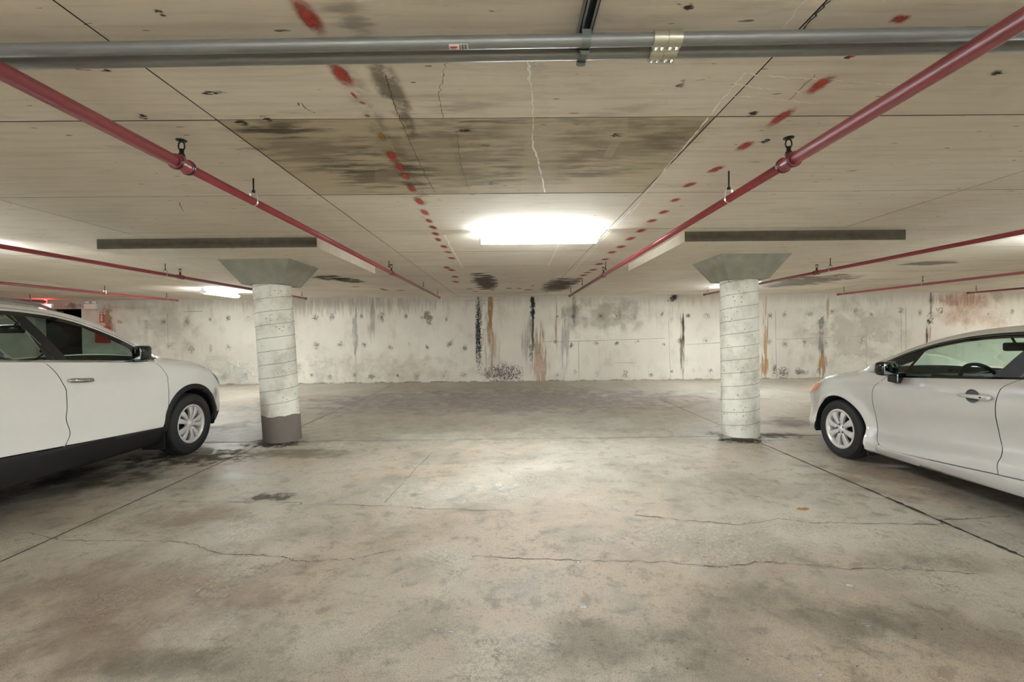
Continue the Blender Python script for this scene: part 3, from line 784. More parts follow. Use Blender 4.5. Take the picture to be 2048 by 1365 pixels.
floor_blot(545, 995, 62, 11, DK, .75, 'stain'); floor_blot(830, 990, 18, 5, DK, .6, 'stain'); floor_blot(1890, 1270, 220, 90, srgb(124, 117, 108), .35)
floor_blot(450, 1170, 90, 34, srgb(232, 230, 226), .6, 'stain'); floor_blot(450, 1245, 60, 36, srgb(222, 216, 206), .5, 'stain'); floor_blot(510, 1145, 50, 12, LGT, .7, 'stain')
floor_blot(1570, 1230, 260, 90, srgb(130, 124, 112), .35); floor_blot(1380, 1080, 190, 50, srgb(222, 214, 200), .6, 'speckle'); floor_blot(1500, 1100, 180, 40, srgb(220, 212, 198), .4, 'speckle')
floor_blot(1200, 1300, 330, 80, srgb(140, 136, 128), .4); floor_blot(330, 1330, 200, 50, srgb(128, 121, 110), .45); floor_blot(1850, 1120, 150, 40, srgb(126, 116, 98), .4)
floor_blot(380, 915, 150, 22, DK, .8, 'stain'); floor_blot(200, 950, 200, 30, srgb(74, 66, 56), .6, 'soft_stain_or_glow'); floor_blot(80, 985, 200, 60, srgb(92, 88, 76), .45)
floor_blot(550, 886, 70, 12, srgb(86, 78, 68), .85, 'stain'); floor_blot(560, 889, 46, 8, srgb(60, 54, 48), .7, 'speckle'); floor_blot(660, 890, 60, 10, LGT, .6, 'stain')
floor_blot(600, 908, 150, 12, srgb(140, 132, 116), .6); floor_blot(480, 850, 60, 18, srgb(236, 234, 230), .5)  # pale blot paints the lamp's pool of light by the banded column
floor_blot(1486, 880, 62, 9, srgb(74, 64, 56), .9, 'stain'); floor_blot(1486, 882, 50, 7, srgb(52, 46, 40), .8, 'speckle'); floor_blot(1560, 872, 60, 8, srgb(110, 96, 88), .6, 'stain')
floor_blot(1430, 868, 24, 5, DK, .5, 'stain')
for (px, py) in ((1155, 1125), (1200, 1150), (1165, 1215), (1430, 1190), (1700, 1172), (1850, 1215), (1790, 1283), (1735, 1252), (1870, 1290), (1640, 1350), (1655, 1347), (1790, 1230), (870, 1260), (905, 1265)):
    floor_blot(px, py, random.uniform(8, 18), random.uniform(2, 5), srgb(236, 236, 236), .8, 'stain', 'floor_paint_spot')
MAT['floorcrack'] = simple('floor_crack', srgb(70, 62, 54), 0.95)
def floor_line(pts, w, n=9, amp=0.012, jit=.7):
    P = [on_z(*p, 0.0024) for p in pts]; out = []
    for a, b in zip(P[:-1], P[1:]):
        for k in range(n):
            q = a.lerp(b, k / n); q.x += random.uniform(-amp, amp); q.y += random.uniform(-amp, amp); out.append(q)
    out.append(P[-1]); ribbon('floor_crack', floor, out, w, (0, 0, 1), 'floorcrack', jit)
floor_line([(230, 1000), (330, 1003), (440, 1004), (600, 1005), (605, 1010), (700, 1010), (810, 1014), (840, 1018), (1020, 1022)], 0.0045)
floor_line([(1270, 1030), (1370, 1041), (1480, 1050), (1560, 1038), (1620, 1045), (1740, 1048), (1880, 1050), (1885, 1040), (1960, 1036), (2060, 1030)], 0.005)
floor_line([(50, 1066), (130, 1082), (270, 1082), (370, 1085), (440, 1108), (550, 1112), (585, 1120), (620, 1124), (710, 1118), (790, 1100)], 0.004)
floor_line([(940, 1112), (1024, 1118), (1130, 1120), (1230, 1122), (1330, 1124), (1400, 1132), (1450, 1134), (1530, 1123), (1600, 1130), (1700, 1138), (1830, 1140), (1960, 1148)], 0.004)
floor_line([(770, 1005), (840, 930), (890, 880)], 0.004)
MAT['floorjoint'] = simple('floor_joint_line', srgb(96, 88, 78), 0.95)
for jx in (-3.2, 3.13):
    ribbon('joint_line', floor, [(jx + random.uniform(-.003, .003), -2.9 + k * .3, 0.0026) for k in range(53)], 0.012, (0, 0, 1), 'floorjoint', .35)
ribbon('joint_line', floor, [(-9.4 + k * .3, 6.0 + random.uniform(-.003, .003), 0.0026) for k in range(63)], 0.010, (0, 0, 1), 'floorjoint', .35)
# sealant blobs in the joint by the silver car
MAT['sealant'] = simple('joint_sealant', srgb(58, 52, 46), 0.8)
for (a, b, w) in (((1548, 899), (1612, 928), .012), ((1775, 995), (1860, 1028), .03), ((1880, 1040), (1975, 1076), .022), ((1985, 1080), (2048, 1108), .03), ((1730, 976), (1760, 990), .02), ((1630, 935), (1740, 982), .012)):
    P = [on_z(*a, .0022), on_z(*b, .0022)]
    pts = [Vector((3.13, q.y, .0031)) for q in (P[0].lerp(P[1], k / 8) for k in range(9))]
    ribbon('joint_sealant', floor, pts, w, (0, 0, 1), 'sealant', .6)
# dry leaf
c = on_z(1606, 1020, 0)
MAT['leaf'] = simple('dry_leaf', srgb(168, 118, 52), 0.8)
lf = MB()
pts = [(-.055, 0, .004), (-.03, .012, .012), (0, .016, .008), (.03, .01, .014), (.05, 0, .006), (.03, -.01, .004), (0, -.014, .003), (-.03, -.01, .004)]
lf.add(pts + [(0, 0, .014)], [(i, (i + 1) % 8, 8) for i in range(8)])
o = lf.build('dry_leaf', 'leaf'); o.location = c
tag(o, 'small curled dry brown leaf lying on the concrete floor', 'leaf')

# ------------------------------------------------------------------ far left corner equipment
e = empty('exit_sign', (-12.78, YW - 0.5, 2.22), 'lit red and white exit sign hanging at far left above white car', 'exit sign')
MB().box((-0.18, -0.03, -0.1), (0.18, 0.03, 0.12)).build('box', 'fixture_white', e)
MAT['exit_face'] = emis('exit_face', (1.0, 0.5, 0.55, 1), 0.35)
MAT['exit_letter'] = emis('exit_letter', (1.0, 0.06, 0.08, 1), 0.3)
MB().box((-0.17, -0.034, -0.09), (0.17, -0.030, 0.11)).build('face', 'exit_face', e)
tcu = bpy.data.curves.new('exit_text', 'FONT'); tcu.body = 'EXIT'; tcu.size = 0.17; tcu.align_x = 'CENTER'; tcu.align_y = 'CENTER'; tcu.extrude = 0.002
to = bpy.data.objects.new('tmp', tcu); COL.objects.link(to)
bpy.context.view_layer.update()
me = bpy.data.meshes.new_from_object(to.evaluated_get(bpy.context.evaluated_depsgraph_get()))
bpy.data.objects.remove(to)
lo = link('lettering', me, 'exit_letter', e); lo.rotation_euler = (PI / 2, 0, 0); lo.location = (0, -0.037, 0.01)
MB().box((-0.02, -0.02, 0.12), (0.02, 0.02, ZC - 2.22 + 0.001)).build('stem', 'fixture_white', e)
pl = bpy.data.lights.new('exit_glow', 'POINT'); pl.energy = 0.7; pl.color = (1, 0.06, 0.06); pl.shadow_soft_size = 0.03
po = bpy.data.objects.new('exit_lamp', pl); COL.objects.link(po); po.parent = e; po.location = (0.1, -0.09, 0.1)

p = on_y(185, 613.5, YW)
e = empty('emergency_light', (p.x, YW - 0.001, p.z), 'white twin-head emergency light box on the wall beside the passage', 'emergency light')
MB().box((-0.17, -0.09, -0.08), (0.17, 0, 0.07)).build('box', 'fixture_white', e, bevel=0.008)
for s in (-1, 1):
    h = MB().lathe([(0, -0.05), (0.022, -0.05), (0.042, 0.02), (0.042, 0.035), (0, 0.04)], 16, 'y', (s * 0.1, -0.06, 0.112)).build('lamp_head', 'fixture_white', e, smooth=True)
    MB().tube([(s * 0.1, -0.05, 0.06), (s * 0.1, -0.05, 0.09)], 0.012, 8).build('neck', 'black_iron', h)
p = on_y(203.5, 635, YW)
e = empty('arrow_sign', (p.x, YW - 0.002, p.z), 'narrow red wall sign with white down arrow near far left', 'sign')
MB().box((-0.06, -0.006, -0.155), (0.06, 0, 0.155)).build('plate', 'red_print', e)
MB().prism([(-0.045, -0.07), (0, -0.135), (0.045, -0.07), (0.024, -0.07), (0.024, 0.07), (-0.024, 0.07), (-0.024, -0.07)], 'y', -0.009, -0.006).build('arrow', 'white_paper', e)
MB().box((-0.045, -0.009, 0.095), (0.045, -0.006, 0.135)).build('print', 'white_paper', e)
e = empty('extinguisher_cabinet', (-11.6, YW - 0.001, 1.25), 'red extinguisher box on the wall under the arrow sign', 'cabinet')
MB().box((-0.15, -0.18, 0.0), (0.15, 0, 0.47)).build('box', 'red_print', e, bevel=0.01)
MB().box((-0.125, -0.186, 0.025), (0.125, -0.18, 0.44)).build('door', 'red_print', e)
MB().box((0.09, -0.198, 0.18), (0.11, -0.186, 0.27)).build('handle', 'chrome', e)
# ================================================================== cars
def pchip(pts):
    """monotone cubic through points, returns f(x)"""
    pts = sorted(pts); X = np.array([p[0] for p in pts], float); Yv = np.array([p[1] for p in pts], float)
    h = np.diff(X); d = np.diff(Yv) / h; m = np.zeros(len(X))
    m[0], m[-1] = d[0], d[-1]
    for i in range(1, len(X) - 1):
        if d[i - 1] * d[i] > 0:
            w1 = 2 * h[i] + h[i - 1]; w2 = h[i] + 2 * h[i - 1]
            m[i] = (w1 + w2) / (w1 / d[i - 1] + w2 / d[i])
    Xl, Yl, ml, hl = X.tolist(), Yv.tolist(), m.tolist(), h.tolist()
    import bisect
    def f(x):
        if x <= Xl[0]: return Yl[0]
        if x >= Xl[-1]: return Yl[-1]
        i = bisect.bisect_right(Xl, x) - 1
        t = (x - Xl[i]) / hl[i]; t2 = t * t; t3 = t2 * t
        return (2 * t3 - 3 * t2 + 1) * Yl[i] + (t3 - 2 * t2 + t) * hl[i] * ml[i] + (-2 * t3 + 3 * t2) * Yl[i + 1] + (t3 - t2) * hl[i] * ml[i + 1]
    return f

def sstep(a, b, x):
    t = min(1, max(0, (x - a) / (b - a))); return t * t * (3 - 2 * t)

class SideMap:
    """car side as a surface P(s, z): s runs along the flank and wraps round nose and tail"""
    def __init__(s, W, y0f, yn, nf, y0r, yr, nr, inset, wplan, top_s, rollh, extra=None):
        s.W, s.y0f, s.yn, s.nf, s.y0r, s.yr, s.nr = W, y0f, yn, nf, y0r, yr, nr
        s.inset, s.wplan, s.top_s, s.rollh, s.extra = inset, wplan, top_s, rollh, extra
        s.tf = s.table(abs(yn(0.6) - y0f), W, nf); s.tr = s.table(abs(yr(0.6) - y0r), W, nr)
        s.s1 = y0f + s.tf[0][-1]; s.s0 = y0r - s.tr[0][-1]
    def table(s, A, B, n):
        a = np.linspace(0, PI / 2, 800); gy = np.sin(a) ** (2 / n); gx = np.cos(a) ** (2 / n)
        L = np.concatenate([[0], np.cumsum(np.hypot(np.diff(gy) * A, np.diff(gx) * B))])
        return L, gy, gx
    def width(s, y, z, sv):
        x = s.wplan(y) - s.inset(y, z)
        d = s.top_s(sv) - z
        if d < s.rollh: x -= 0.55 * (s.rollh - max(d, -0.02)) ** 2 / s.rollh
        if s.extra: x += s.extra(y, z)
        return x
    def P(s, sv, z, off=0.0):
        if sv > s.y0f:
            L, gy, gx = s.tf; l = min(sv - s.y0f, L[-1])
            g, c = np.interp(l, L, gy), np.interp(l, L, gx)
            y = s.y0f + (s.yn(z) - s.y0f) * g; x = s.width(y, z, sv) * c
            if off:
                ln = math.hypot(c, g); x += off * c / ln; y += off * g / ln
            return (float(x), float(y), z)
        if sv < s.y0r:
            L, gy, gx = s.tr; l = min(s.y0r - sv, L[-1])
            g, c = np.interp(l, L, gy), np.interp(l, L, gx)
            y = s.y0r + (s.yr(z) - s.y0r) * g; x = s.width(y, z, sv) * c
            if off:
                ln = math.hypot(c, g); x += off * c / ln; y -= off * g / ln
            return (float(x), float(y), z)
        return (s.width(sv, z, sv) + off, sv, z)
    def s_of(s, y, z):
        if y > s.y0f:
            g = min(1, (y - s.y0f) / (s.yn(z) - s.y0f)); return s.y0f + float(np.interp(g, s.tf[1], s.tf[0]))
        if y < s.y0r:
            g = min(1, (y - s.y0r) / (s.yr(z) - s.y0r)); return s.y0r - float(np.interp(g, s.tr[1], s.tr[0]))
        return y

def clip_half(poly, ax, val, keep_ge):
    out = []; n = len(poly)
    for i in range(n):
        p, q = poly[i], poly[(i + 1) % n]
        pi = p[ax] >= val if keep_ge else p[ax] <= val
        qi = q[ax] >= val if keep_ge else q[ax] <= val
        if pi: out.append(p)
        if pi != qi:
            t = (val - p[ax]) / (q[ax] - p[ax])
            r = [p[0] + (q[0] - p[0]) * t, p[1] + (q[1] - p[1]) * t]; r[ax] = val
            out.append(tuple(r))
    return out

def dens(poly, step=0.03):
    out = []; n = len(poly)
    for i in range(n):
        p, q = poly[i], poly[(i + 1) % n]
        k = max(1, int(math.hypot(q[0] - p[0], q[1] - p[1]) / step))
        for j in range(k): out.append((p[0] + (q[0] - p[0]) * j / k, p[1] + (q[1] - p[1]) * j / k))
    return out

def spline(pts, n=6):
    """Catmull-Rom densify of an open polyline"""
    P = [pts[0]] + list(pts) + [pts[-1]]; out = []
    for i in range(1, len(P) - 2):
        for k in range(n):
            t = k / n; a, b, c, d = P[i - 1], P[i], P[i + 1], P[i + 2]
            out.append(tuple(0.5 * (2 * b[j] + (c[j] - a[j]) * t + (2 * a[j] - 5 * b[j] + 4 * c[j] - d[j]) * t * t + (3 * b[j] - a[j] - 3 * c[j] + d[j]) * t ** 3) for j in (0, 1)))
    out.append(tuple(pts[-1])); return out

def arc(cy, cz, r, a0, a1, n=24):
    return [(cy + r * math.cos(math.radians(a0 + (a1 - a0) * i / n)), cz + r * math.sin(math.radians(a0 + (a1 - a0) * i / n))) for i in range(n + 1)]

class Car:
    def __init__(s, root, sm, sides=(1, -1)):
        s.root, s.sm = root, sm
    def panel(s, name, poly, mat, parent=None, off=0.0, cell=0.045, mirror=True, in_s=False, thick=0.0):
        sm = s.sm
        poly = dens(poly)
        if not in_s: poly = [(sm.s_of(y, z), z) for y, z in poly]
        area = sum(p[0] * q[1] - q[0] * p[1] for p, q in zip(poly, poly[1:] + poly[:1]))
        if area < 0: poly = poly[::-1]
        s0, s1 = min(p[0] for p in poly), max(p[0] for p in poly)
        z0, z1 = min(p[1] for p in poly), max(p[1] for p in poly)
        vid = {}; vs = []; fs = []
        def vert(p):
            k = (round(p[0], 5), round(p[1], 5))
            if k not in vid: vid[k] = len(vs); vs.append(sm.P(p[0], p[1], off))
            return vid[k]
        i0, i1 = math.floor(s0 / cell), math.ceil(s1 / cell)
        j0, j1 = math.floor(z0 / cell), math.ceil(z1 / cell)
        for i in range(i0, i1):
            c = clip_half(clip_half(poly, 0, i * cell, True), 0, (i + 1) * cell, False) if True else poly
            if len(c) < 3: continue
            for j in range(j0, j1):
                q = clip_half(clip_half(c, 1, j * cell, True), 1, (j + 1) * cell, False)
                if len(q) < 3: continue
                ids = []
                for p in q:
                    v = vert(p)
                    if not ids or ids[-1] != v: ids.append(v)
                if len(ids) > 1 and ids[0] == ids[-1]: ids.pop()
                if len(ids) >= 3 and len(set(ids)) == len(ids):
                    ar = 0
                    for k in range(len(q)):
                        p1, p2 = q[k], q[(k + 1) % len(q)]; ar += p1[0] * p2[1] - p2[0] * p1[1]
                    if abs(ar) > 1e-9: fs.append(tuple(ids))
        res = []
        for sg in ((1, -1) if mirror else (1,)):
            me = bpy.data.meshes.new(name)
            me.from_pydata([(v[0] * sg, v[1], v[2]) for v in vs], [], fs if sg > 0 else [f[::-1] for f in fs]); me.update()
            o = link(name, me, mat, parent[0 if sg > 0 else 1] if isinstance(parent, list) else (parent or s.root), True)
            if thick:
                md = o.modifiers.new('edge', 'SOLIDIFY'); md.thickness = thick; md.offset = -1
            res.append(o)
        return res
    def top(s, name, sa, sb, mat, b, c, n=40, m=24, tmax=1.0, off=0.0, parent=None):
        """surface across the car between both flank edges from s=sa to s=sb"""
        sm = s.sm; vs = []; fs = []
        for i in range(n + 1):
            sv = sa + (sb - sa) * i / n
            x, y, z = sm.P(sv, sm.top_s(sv))
            bb, cc = b(sv), c(sv)
            for j in range(m + 1):
                t = (-1 + 2 * j / m) * tmax
                q = 1 - t * t
                vs.append((x * t, y + bb * q, z + cc * q + off))
        for i in range(n):
            for j in range(m):
                a = i * (m + 1) + j
                fs.append((a, a + m + 1, a + m + 2, a + 1))
        me = bpy.data.meshes.new(name); me.from_pydata(vs, [], fs); me.update()
        bm = bmesh.new(); bm.from_mesh(me)
        bmesh.ops.remove_doubles(bm, verts=bm.verts, dist=1e-5)
        bmesh.ops.recalc_face_normals(bm, faces=bm.faces)
        up = sum(f.normal.z * f.calc_area() for f in bm.faces)
        if up < 0: bmesh.ops.reverse_faces(bm, faces=bm.faces)
        bm.to_mesh(me); bm.free()
        return link(name, me, mat, parent or s.root, True)

def rounded(name, mat, parent, c, h, bevel, seg=3, rot=None):
    o = MB().box((-h[0], -h[1], -h[2]), h).build(name, mat, parent, smooth=False, bevel=bevel, seg=seg)
    smooth_by_angle(o, 50); o.location = c
    if rot: o.rotation_euler = rot
    return o

WHEEL_MESH = {}
def make_wheel(kind, root, x, y, sgn, R, wdt, Rr, nsp):
    """wheel part at axle height: rim with tyre, spokes, hub and brake; outer face towards sgn*x"""
    key = kind
    if key not in WHEEL_MESH:
        d = {}
        h = wdt / 2
        m = MB(); seg = 96
        prof = [(Rr - 0.004, -h * .78), (Rr + 0.012, -h * .86), (Rr + 0.05, -h * 1.0), (R - 0.04, -h * .98), (R - 0.014, -h * .88), (R - 0.003, -h * .72)]
        tread = []
        for k in range(4):
            a = -h * .68 + k * h * .36
            tread += [(R, a), (R, a + h * .24), (R - 0.009, a + h * .25), (R - 0.009, a + h * .35)]
        tread = tread[:-2]
        prof2 = prof + tread + [(r, -z) for r, z in reversed(prof)]
        prof2 += [(Rr - 0.004, h * .5), (Rr - 0.004, -h * .5)]
        m.lathe(prof2, seg, 'x', closed=True)
        n = len(prof2)
        vs = []
        for i, (a, b, c) in enumerate(m.v):
            r0, hz = prof2[i // seg]; k = i % seg
            if r0 > R - 0.016 and abs(hz) > h * .42 and (k % 2 == 0):
                f = (r0 - 0.0035) / r0; b, c = b * f, c * f
            vs.append((a, b, c))
        m.v = vs
        me = m.mesh('tyre')
        bm = bmesh.new(); bm.from_mesh(me); bmesh.ops.recalc_face_normals(bm, faces=bm.faces); bm.to_mesh(me); bm.free()
        d['tyre'] = me
        # rim ring and barrel
        rm = MB().lathe([(Rr - 0.035, -h * .8), (Rr - 0.004, -h * .8), (Rr - 0.004, h * .80), (Rr + 0.008, h * .84), (Rr + 0.008, h * .88), (Rr - 0.006, h * .90), (Rr - 0.020, h * .80), (Rr - 0.030, h * .62), (Rr - 0.035, -h * .2)], 64, 'x', closed=True)
        me = rm.mesh('rim'); bm = bmesh.new(); bm.from_mesh(me); bmesh.ops.recalc_face_normals(bm, faces=bm.faces); bm.to_mesh(me); bm.free(); d['rim'] = me
        # spoke: tapered, crowned
        for a in ('spoke',):
            r0, r1 = 0.035, Rr - 0.012
            w0, w1 = (0.015, 0.034) if nsp >= 10 else (0.017, 0.037)
            sp = MB(); prof = []
            N_ = 6
            for i in range(N_ + 1):
                t = i / N_; r = r0 + (r1 - r0) * t; w = w0 + (w1 - w0) * t ** 1.2
                xo = h * (0.74 + 0.16 * math.sin(PI * min(1, t * 0.9))) - 0.02 * (t < 0.1)
                prof.append([(xo - 0.03, r, -w), (xo - 0.006, r, -w), (xo, r, -w * .55), (xo, r, w * .55), (xo - 0.006, r, w), (xo - 0.03, r, w)])
            vs = [v for ring in prof for v in ring]; fs = []
            for i in range(N_):
                for k in range(6):
                    k2 = (k + 1) % 6
                    fs.append((i * 6 + k, i * 6 + k2, (i + 1) * 6 + k2, (i + 1) * 6 + k))
            fs += [tuple(range(6)), tuple(range(N_ * 6, N_ * 6 + 6))]
            sp.add(vs, fs); me = sp.mesh('spoke'); bm = bmesh.new(); bm.from_mesh(me); bmesh.ops.recalc_face_normals(bm, faces=bm.faces); bm.to_mesh(me); bm.free(); d['spoke'] = me
        d['hub'] = MB().lathe([(0, h * .4), (0.052, h * .4), (0.052, h * .70), (0.044, h * .76), (0.030, h * .78), (0.027, h * .86), (0, h * .87)], 32, 'x').mesh('hub')
        d['brake'] = MB().lathe([(0, -0.02), (Rr * .72, -0.02), (Rr * .72, 0.01), (0, 0.01)], 40, 'x').mesh('brake_disc')
        d['caliper'] = MB().box((-0.03, Rr * .45, -0.08), (0.03, Rr * .82, 0.08)).mesh('caliper')
        d['backing'] = MB().lathe([(0, -0.045), (Rr - 0.03, -0.045), (Rr - 0.03, -0.04), (0, -0.04)], 40, 'x').mesh('backing')
        d['lug'] = MB().lathe([(0, 0), (0.009, 0), (0.008, 0.012), (0, 0.014)], 8, 'x').mesh('lug_nut')
        WHEEL_MESH[key] = d
    d = WHEEL_MESH[key]
    w = link('wheel', d['rim'], 'wheel_silver', root); smooth_by_angle(w, 30)
    w.location = (x, y, R - 0.004)
    w.rotation_euler = (0.35 + (0.2 if nsp < 10 else 0), 0, 0 if sgn > 0 else PI)
    t = link('tyre', d['tyre'], 'tyre', w); smooth_by_angle(t, 25)
    for k in range(nsp):
        a = 2 * PI * k / nsp + ((0.06 if k % 2 else -0.06) if nsp >= 10 else 0)
        s_ = link('spoke', d['spoke'], 'wheel_silver', w); s_.rotation_euler = (a, 0, 0)
    link('hub', d['hub'], 'wheel_silver', w, True)
    link('brake_disc', d['brake'], 'brake', w); link('backing', d['backing'], 'dark_metal', w)
    cl = link('caliper', d['caliper'], 'dark_metal', w)
    h = wdt / 2
    if nsp < 10:
        for k in range(5):
            a = 2 * PI * k / 5
            l = link('lug_nut', d['lug'], 'dark_metal', w); l.location = (h * .76, math.cos(a) * .047, math.sin(a) * .047)
            l.scale = (.5, .95, .95)
    return w

def seat(root, x, y, z, w=0.25):
    s = rounded('seat', 'interior', root, (x, y, z), (w, 0.25, 0.09), 0.05)
    b = rounded('backrest', 'interior', s, (0, -0.27, 0.32), (w * .95, 0.07, 0.34), 0.06, rot=(math.radians(-14) * -1, 0, 0))
    h = rounded('headrest', 'interior', s, (0, -0.40, 0.75), (0.13, 0.05, 0.09), 0.045, rot=(math.radians(10), 0, 0))
    return s

def steering_wheel(root, x, y, z, r=0.185):
    pts = [(math.cos(2 * PI * k / 40) * r, 0, math.sin(2 * PI * k / 40) * r) for k in range(41)]
    w = MB().tube(pts, 0.016, 10, cap=False).build('steering_wheel', 'interior', root, smooth=True)
    w.location = (x, y, z); w.rotation_euler = (math.radians(-22), 0, 0)
    rounded('airbag_pad', 'interior', w, (0, 0.015, -0.01), (0.07, 0.02, 0.055), 0.02)
    for (ax, az) in ((-r, 0.0), (r, 0.0), (0, -r)):
        MB().tube([(ax * .3, 0.01, az * .3), (ax * .97, 0, az * .97)], 0.014, 6).build('wheel_spoke', 'zinc' if az else 'interior_mid', w)
    MB().tube([(0, 0.02, 0), (0, 0.35, -0.05)], 0.035, 10).build('steering_column', 'interior', w)
    return w

def under(root, W, y_f, y_r, za, zb):
    MB().box((-W + 0.22, y_r + .3, za), (W - 0.22, y_f - .25, zb)).build('underbody', 'underbody', root)

def wheel_well(root, y, R, W, zc):
    for sg in (1, -1):
        vs = []; fs = []; n = 20
        for i in range(n + 1):
            a = PI * (-0.06 + 1.12 * i / n)
            for xx in (W - 0.03, W - 0.36): vs.append((sg * xx, y + (R + 0.004) * math.cos(a), zc + (R + 0.004) * math.sin(a)))
        for i in range(n): fs.append((2 * i, 2 * i + 1, 2 * i + 3, 2 * i + 2))
        fs.append(tuple(2 * i + 1 for i in range(n + 1)))
        MB().add(vs, fs).build('wheel_well', 'underbody', root, fix=False)

def offset_line(f, dz): return lambda y: f(y) + dz
def curve_pts(f, ya, yb, n=24): return [(ya + (yb - ya) * i / n, f(ya + (yb - ya) * i / n)) for i in range(n + 1)]

# ------------------------------------------------------------------ white SUV
def build_suv():
    W = 0.92; WB = 2.706
    root = empty('suv', (-4.70, 5.465, 0), 'white crossover car with black wheel arch trim parked at left', 'car')
    top = pchip([(1.75, .80), (1.3, .79), (1.0, .80), (.82, .845), (.66, .905), (.48, .99), (.3, 1.05), (.12, 1.095), (-.05, 1.118), (-.22, 1.135), (-.34, 1.155), (-.42, 1.195),
                 (-.60, 1.325), (-.80, 1.448), (-1.0, 1.55), (-1.2, 1.618), (-1.45, 1.662), (-1.8, 1.685), (-2.3, 1.685), (-2.9, 1.655), (-3.3, 1.60), (-3.42, 1.50), (-3.52, 1.34), (-3.62, 1.15), (-3.7, 1.08), (-4.6, 1.06)])
    belt = lambda y: 1.15 + 0.065 * max(0, -.82 - y) - 0.02 * max(0, y + .82)
    sec = pchip([(.18, .12), (.26, .06), (.36, .02), (.45, .004), (.60, 0), (.78, .004), (.92, .010), (1.04, .028), (1.14, .052), (1.22, .078), (1.34, .122), (1.5, .19), (1.62, .255), (1.72, .33)])
    inset = lambda y, z: sec(z) - 0.010 * math.exp(-((z - .96) / .04) ** 2) - .012 * math.exp(-((z - .47) / .05) ** 2)
    wplan = lambda y: W - 0.030 * ((y + 1.3) / 2.2) ** 2
    yn = pchip([(.18, .80), (.3, .87), (.42, .905), (.6, .925), (.75, .92), (.85, .88), (.95, .82), (1.1, .75)])
    yr = pchip([(.2, -3.62), (.5, -3.70), (.8, -3.70), (1.05, -3.66), (1.2, -3.62), (1.7, -3.6)])
    sm = SideMap(W, 0.0, yn, 3.6, -3.0, yr, 4.0, inset, wplan, top, 0.09)
    C = Car(root, sm)
    RA, CZ = 0.475, 0.36
    g = 0.0035
    # --- lower flank panels
    fcut = spline([(-.43, .40), (-.405, .55), (-.385, .68), (-.378, .85), (-.40, .99), (-.455, 1.08), (-.56, 1.145)], 5)
    rcut = spline([(-1.675, 1.205), (-1.625, 1.15), (-1.575, 1.05), (-1.55, .92), (-1.55, .80), (-1.563, .70), (-1.535, .57), (-1.60, .47)], 5)
    clad = lambda y: .41 + (-.43 - y) * 0.063 if y < -.43 else .41
    door_top = [(-.56 - (1.675 - .56) * i / 12, belt(-.56 - (1.675 - .56) * i / 12) - .006) for i in range(13)]
    fd = C.panel('front_door', [(-.436 - g, .412)] + [(y - g, z) for y, z in fcut] + door_top[1:] + [(y + g, z) for y, z in rcut[1:]] + [(-1.6 + g, clad(-1.6) + .003)], 'paint_white')
    rarc = arc(-WB, CZ, RA + .05, 20, 62, 14)
    rd = C.panel('rear_door', [(y - g, z) for y, z in rcut] + [(-1.6 - g, clad(-1.6) + .003), (-2.2, clad(-2.2) + .003)] + rarc[0:] + [(-2.50, .90), (-2.56, 1.0), (-2.60, 1.12), (-2.62, belt(-2.62) - .006)] + [(-2.62 + (2.62 - 1.675) * i / 10, belt(-2.62 + (2.62 - 1.675) * i / 10) - .006) for i in range(1, 11)], 'paint_white')
    # fender: from door cut over the arch to the bumper cut
    a0 = math.degrees(math.asin((.41 - CZ) / RA))
    fa = arc(0, CZ, RA - .01, 180 - a0, 14, 30)
    bc = [(.466, .475), (.52, .62), (.575, .70), (.63, .78)]
    fend = [(y + g, z) for y, z in fcut] + [(-.55, belt(-.56) + .008)]
    tp = []
    sv = -.50
    while sv < .60: tp.append((sv, top(sv) - .001)); sv += .04
    fend_s = [(sm.s_of(y, z), z) for y, z in fcut[::1]]
    poly = [(sm.s_of(y + g, z), z) for y, z in fcut] + [(-.53, 1.158), (-.47, 1.163), (-.43, 1.19)] + [(s_, top(s_) - .001) for s_ in [-.40 + .04 * i for i in range(28)]]
    poly += [(sm.s_of(.66, .84), .84), (sm.s_of(.60, .76), .76)] + [(sm.s_of(y, z), z) for y, z in reversed(fa)]
    C.panel('front_fender', poly, 'paint_white', in_s=True)
    # front bumper and face
    S1 = sm.s1
    bp = [(sm.s_of(y, z), z) for y, z in fa[-6:]][::1]
    poly = [(sm.s_of(y + .003, z), z) for y, z in arc(0, CZ, RA - .01, 36, 3, 12)] + [(sm.s_of(.50, .37), .37)]
    lowz = .40
    poly = [(sm.s_of(.463, .45), .45)] + [(sm.s_of(y, z), z) for y, z in arc(0, CZ, RA - .01, 11, 46, 10)] + [(sm.s_of(.60, .757), .757), (sm.s_of(.66, .836), .836)]
    ph = [(s_, top(s_) - .004) for s_ in np.linspace(sm.s_of(.66, .84) + .05, S1, 18).tolist()]
    poly += ph + [(S1, lowz), (sm.s_of(.80, lowz), lowz), (sm.s_of(.48, .42), .42)]
    fb = C.panel('front_bumper', poly, 'paint_white', in_s=True)
    C.panel('bumper_cladding', [(sm.s_of(.452, .415), .415), (sm.s_of(.80, .395), .395), (S1, .395), (S1, .22), (sm.s_of(.75, .21), .21), (sm.s_of(.55, .24), .24), (sm.s_of(.46, .30), .30)], 'black_trim', in_s=True, off=.006)
    C.panel('grille', [(S1 - .42, .66), (S1, .62), (S1, .76), (S1 - .45, .76)], 'gloss_black', in_s=True, off=.004)
    hl = [(sm.s_of(.48, .915), .915), (sm.s_of(.57, .825), .825), (sm.s_of(.66, .785), .785), (sm.s_of(.80, .70), .70), (S1 - .50, .69), (S1 - .48, .765), (sm.s_of(.78, .80), .80), (sm.s_of(.68, .865), .865), (sm.s_of(.57, .92), .92)]
    h_ = C.panel('headlamp', hl, 'lamp_clear', in_s=True, off=.006)
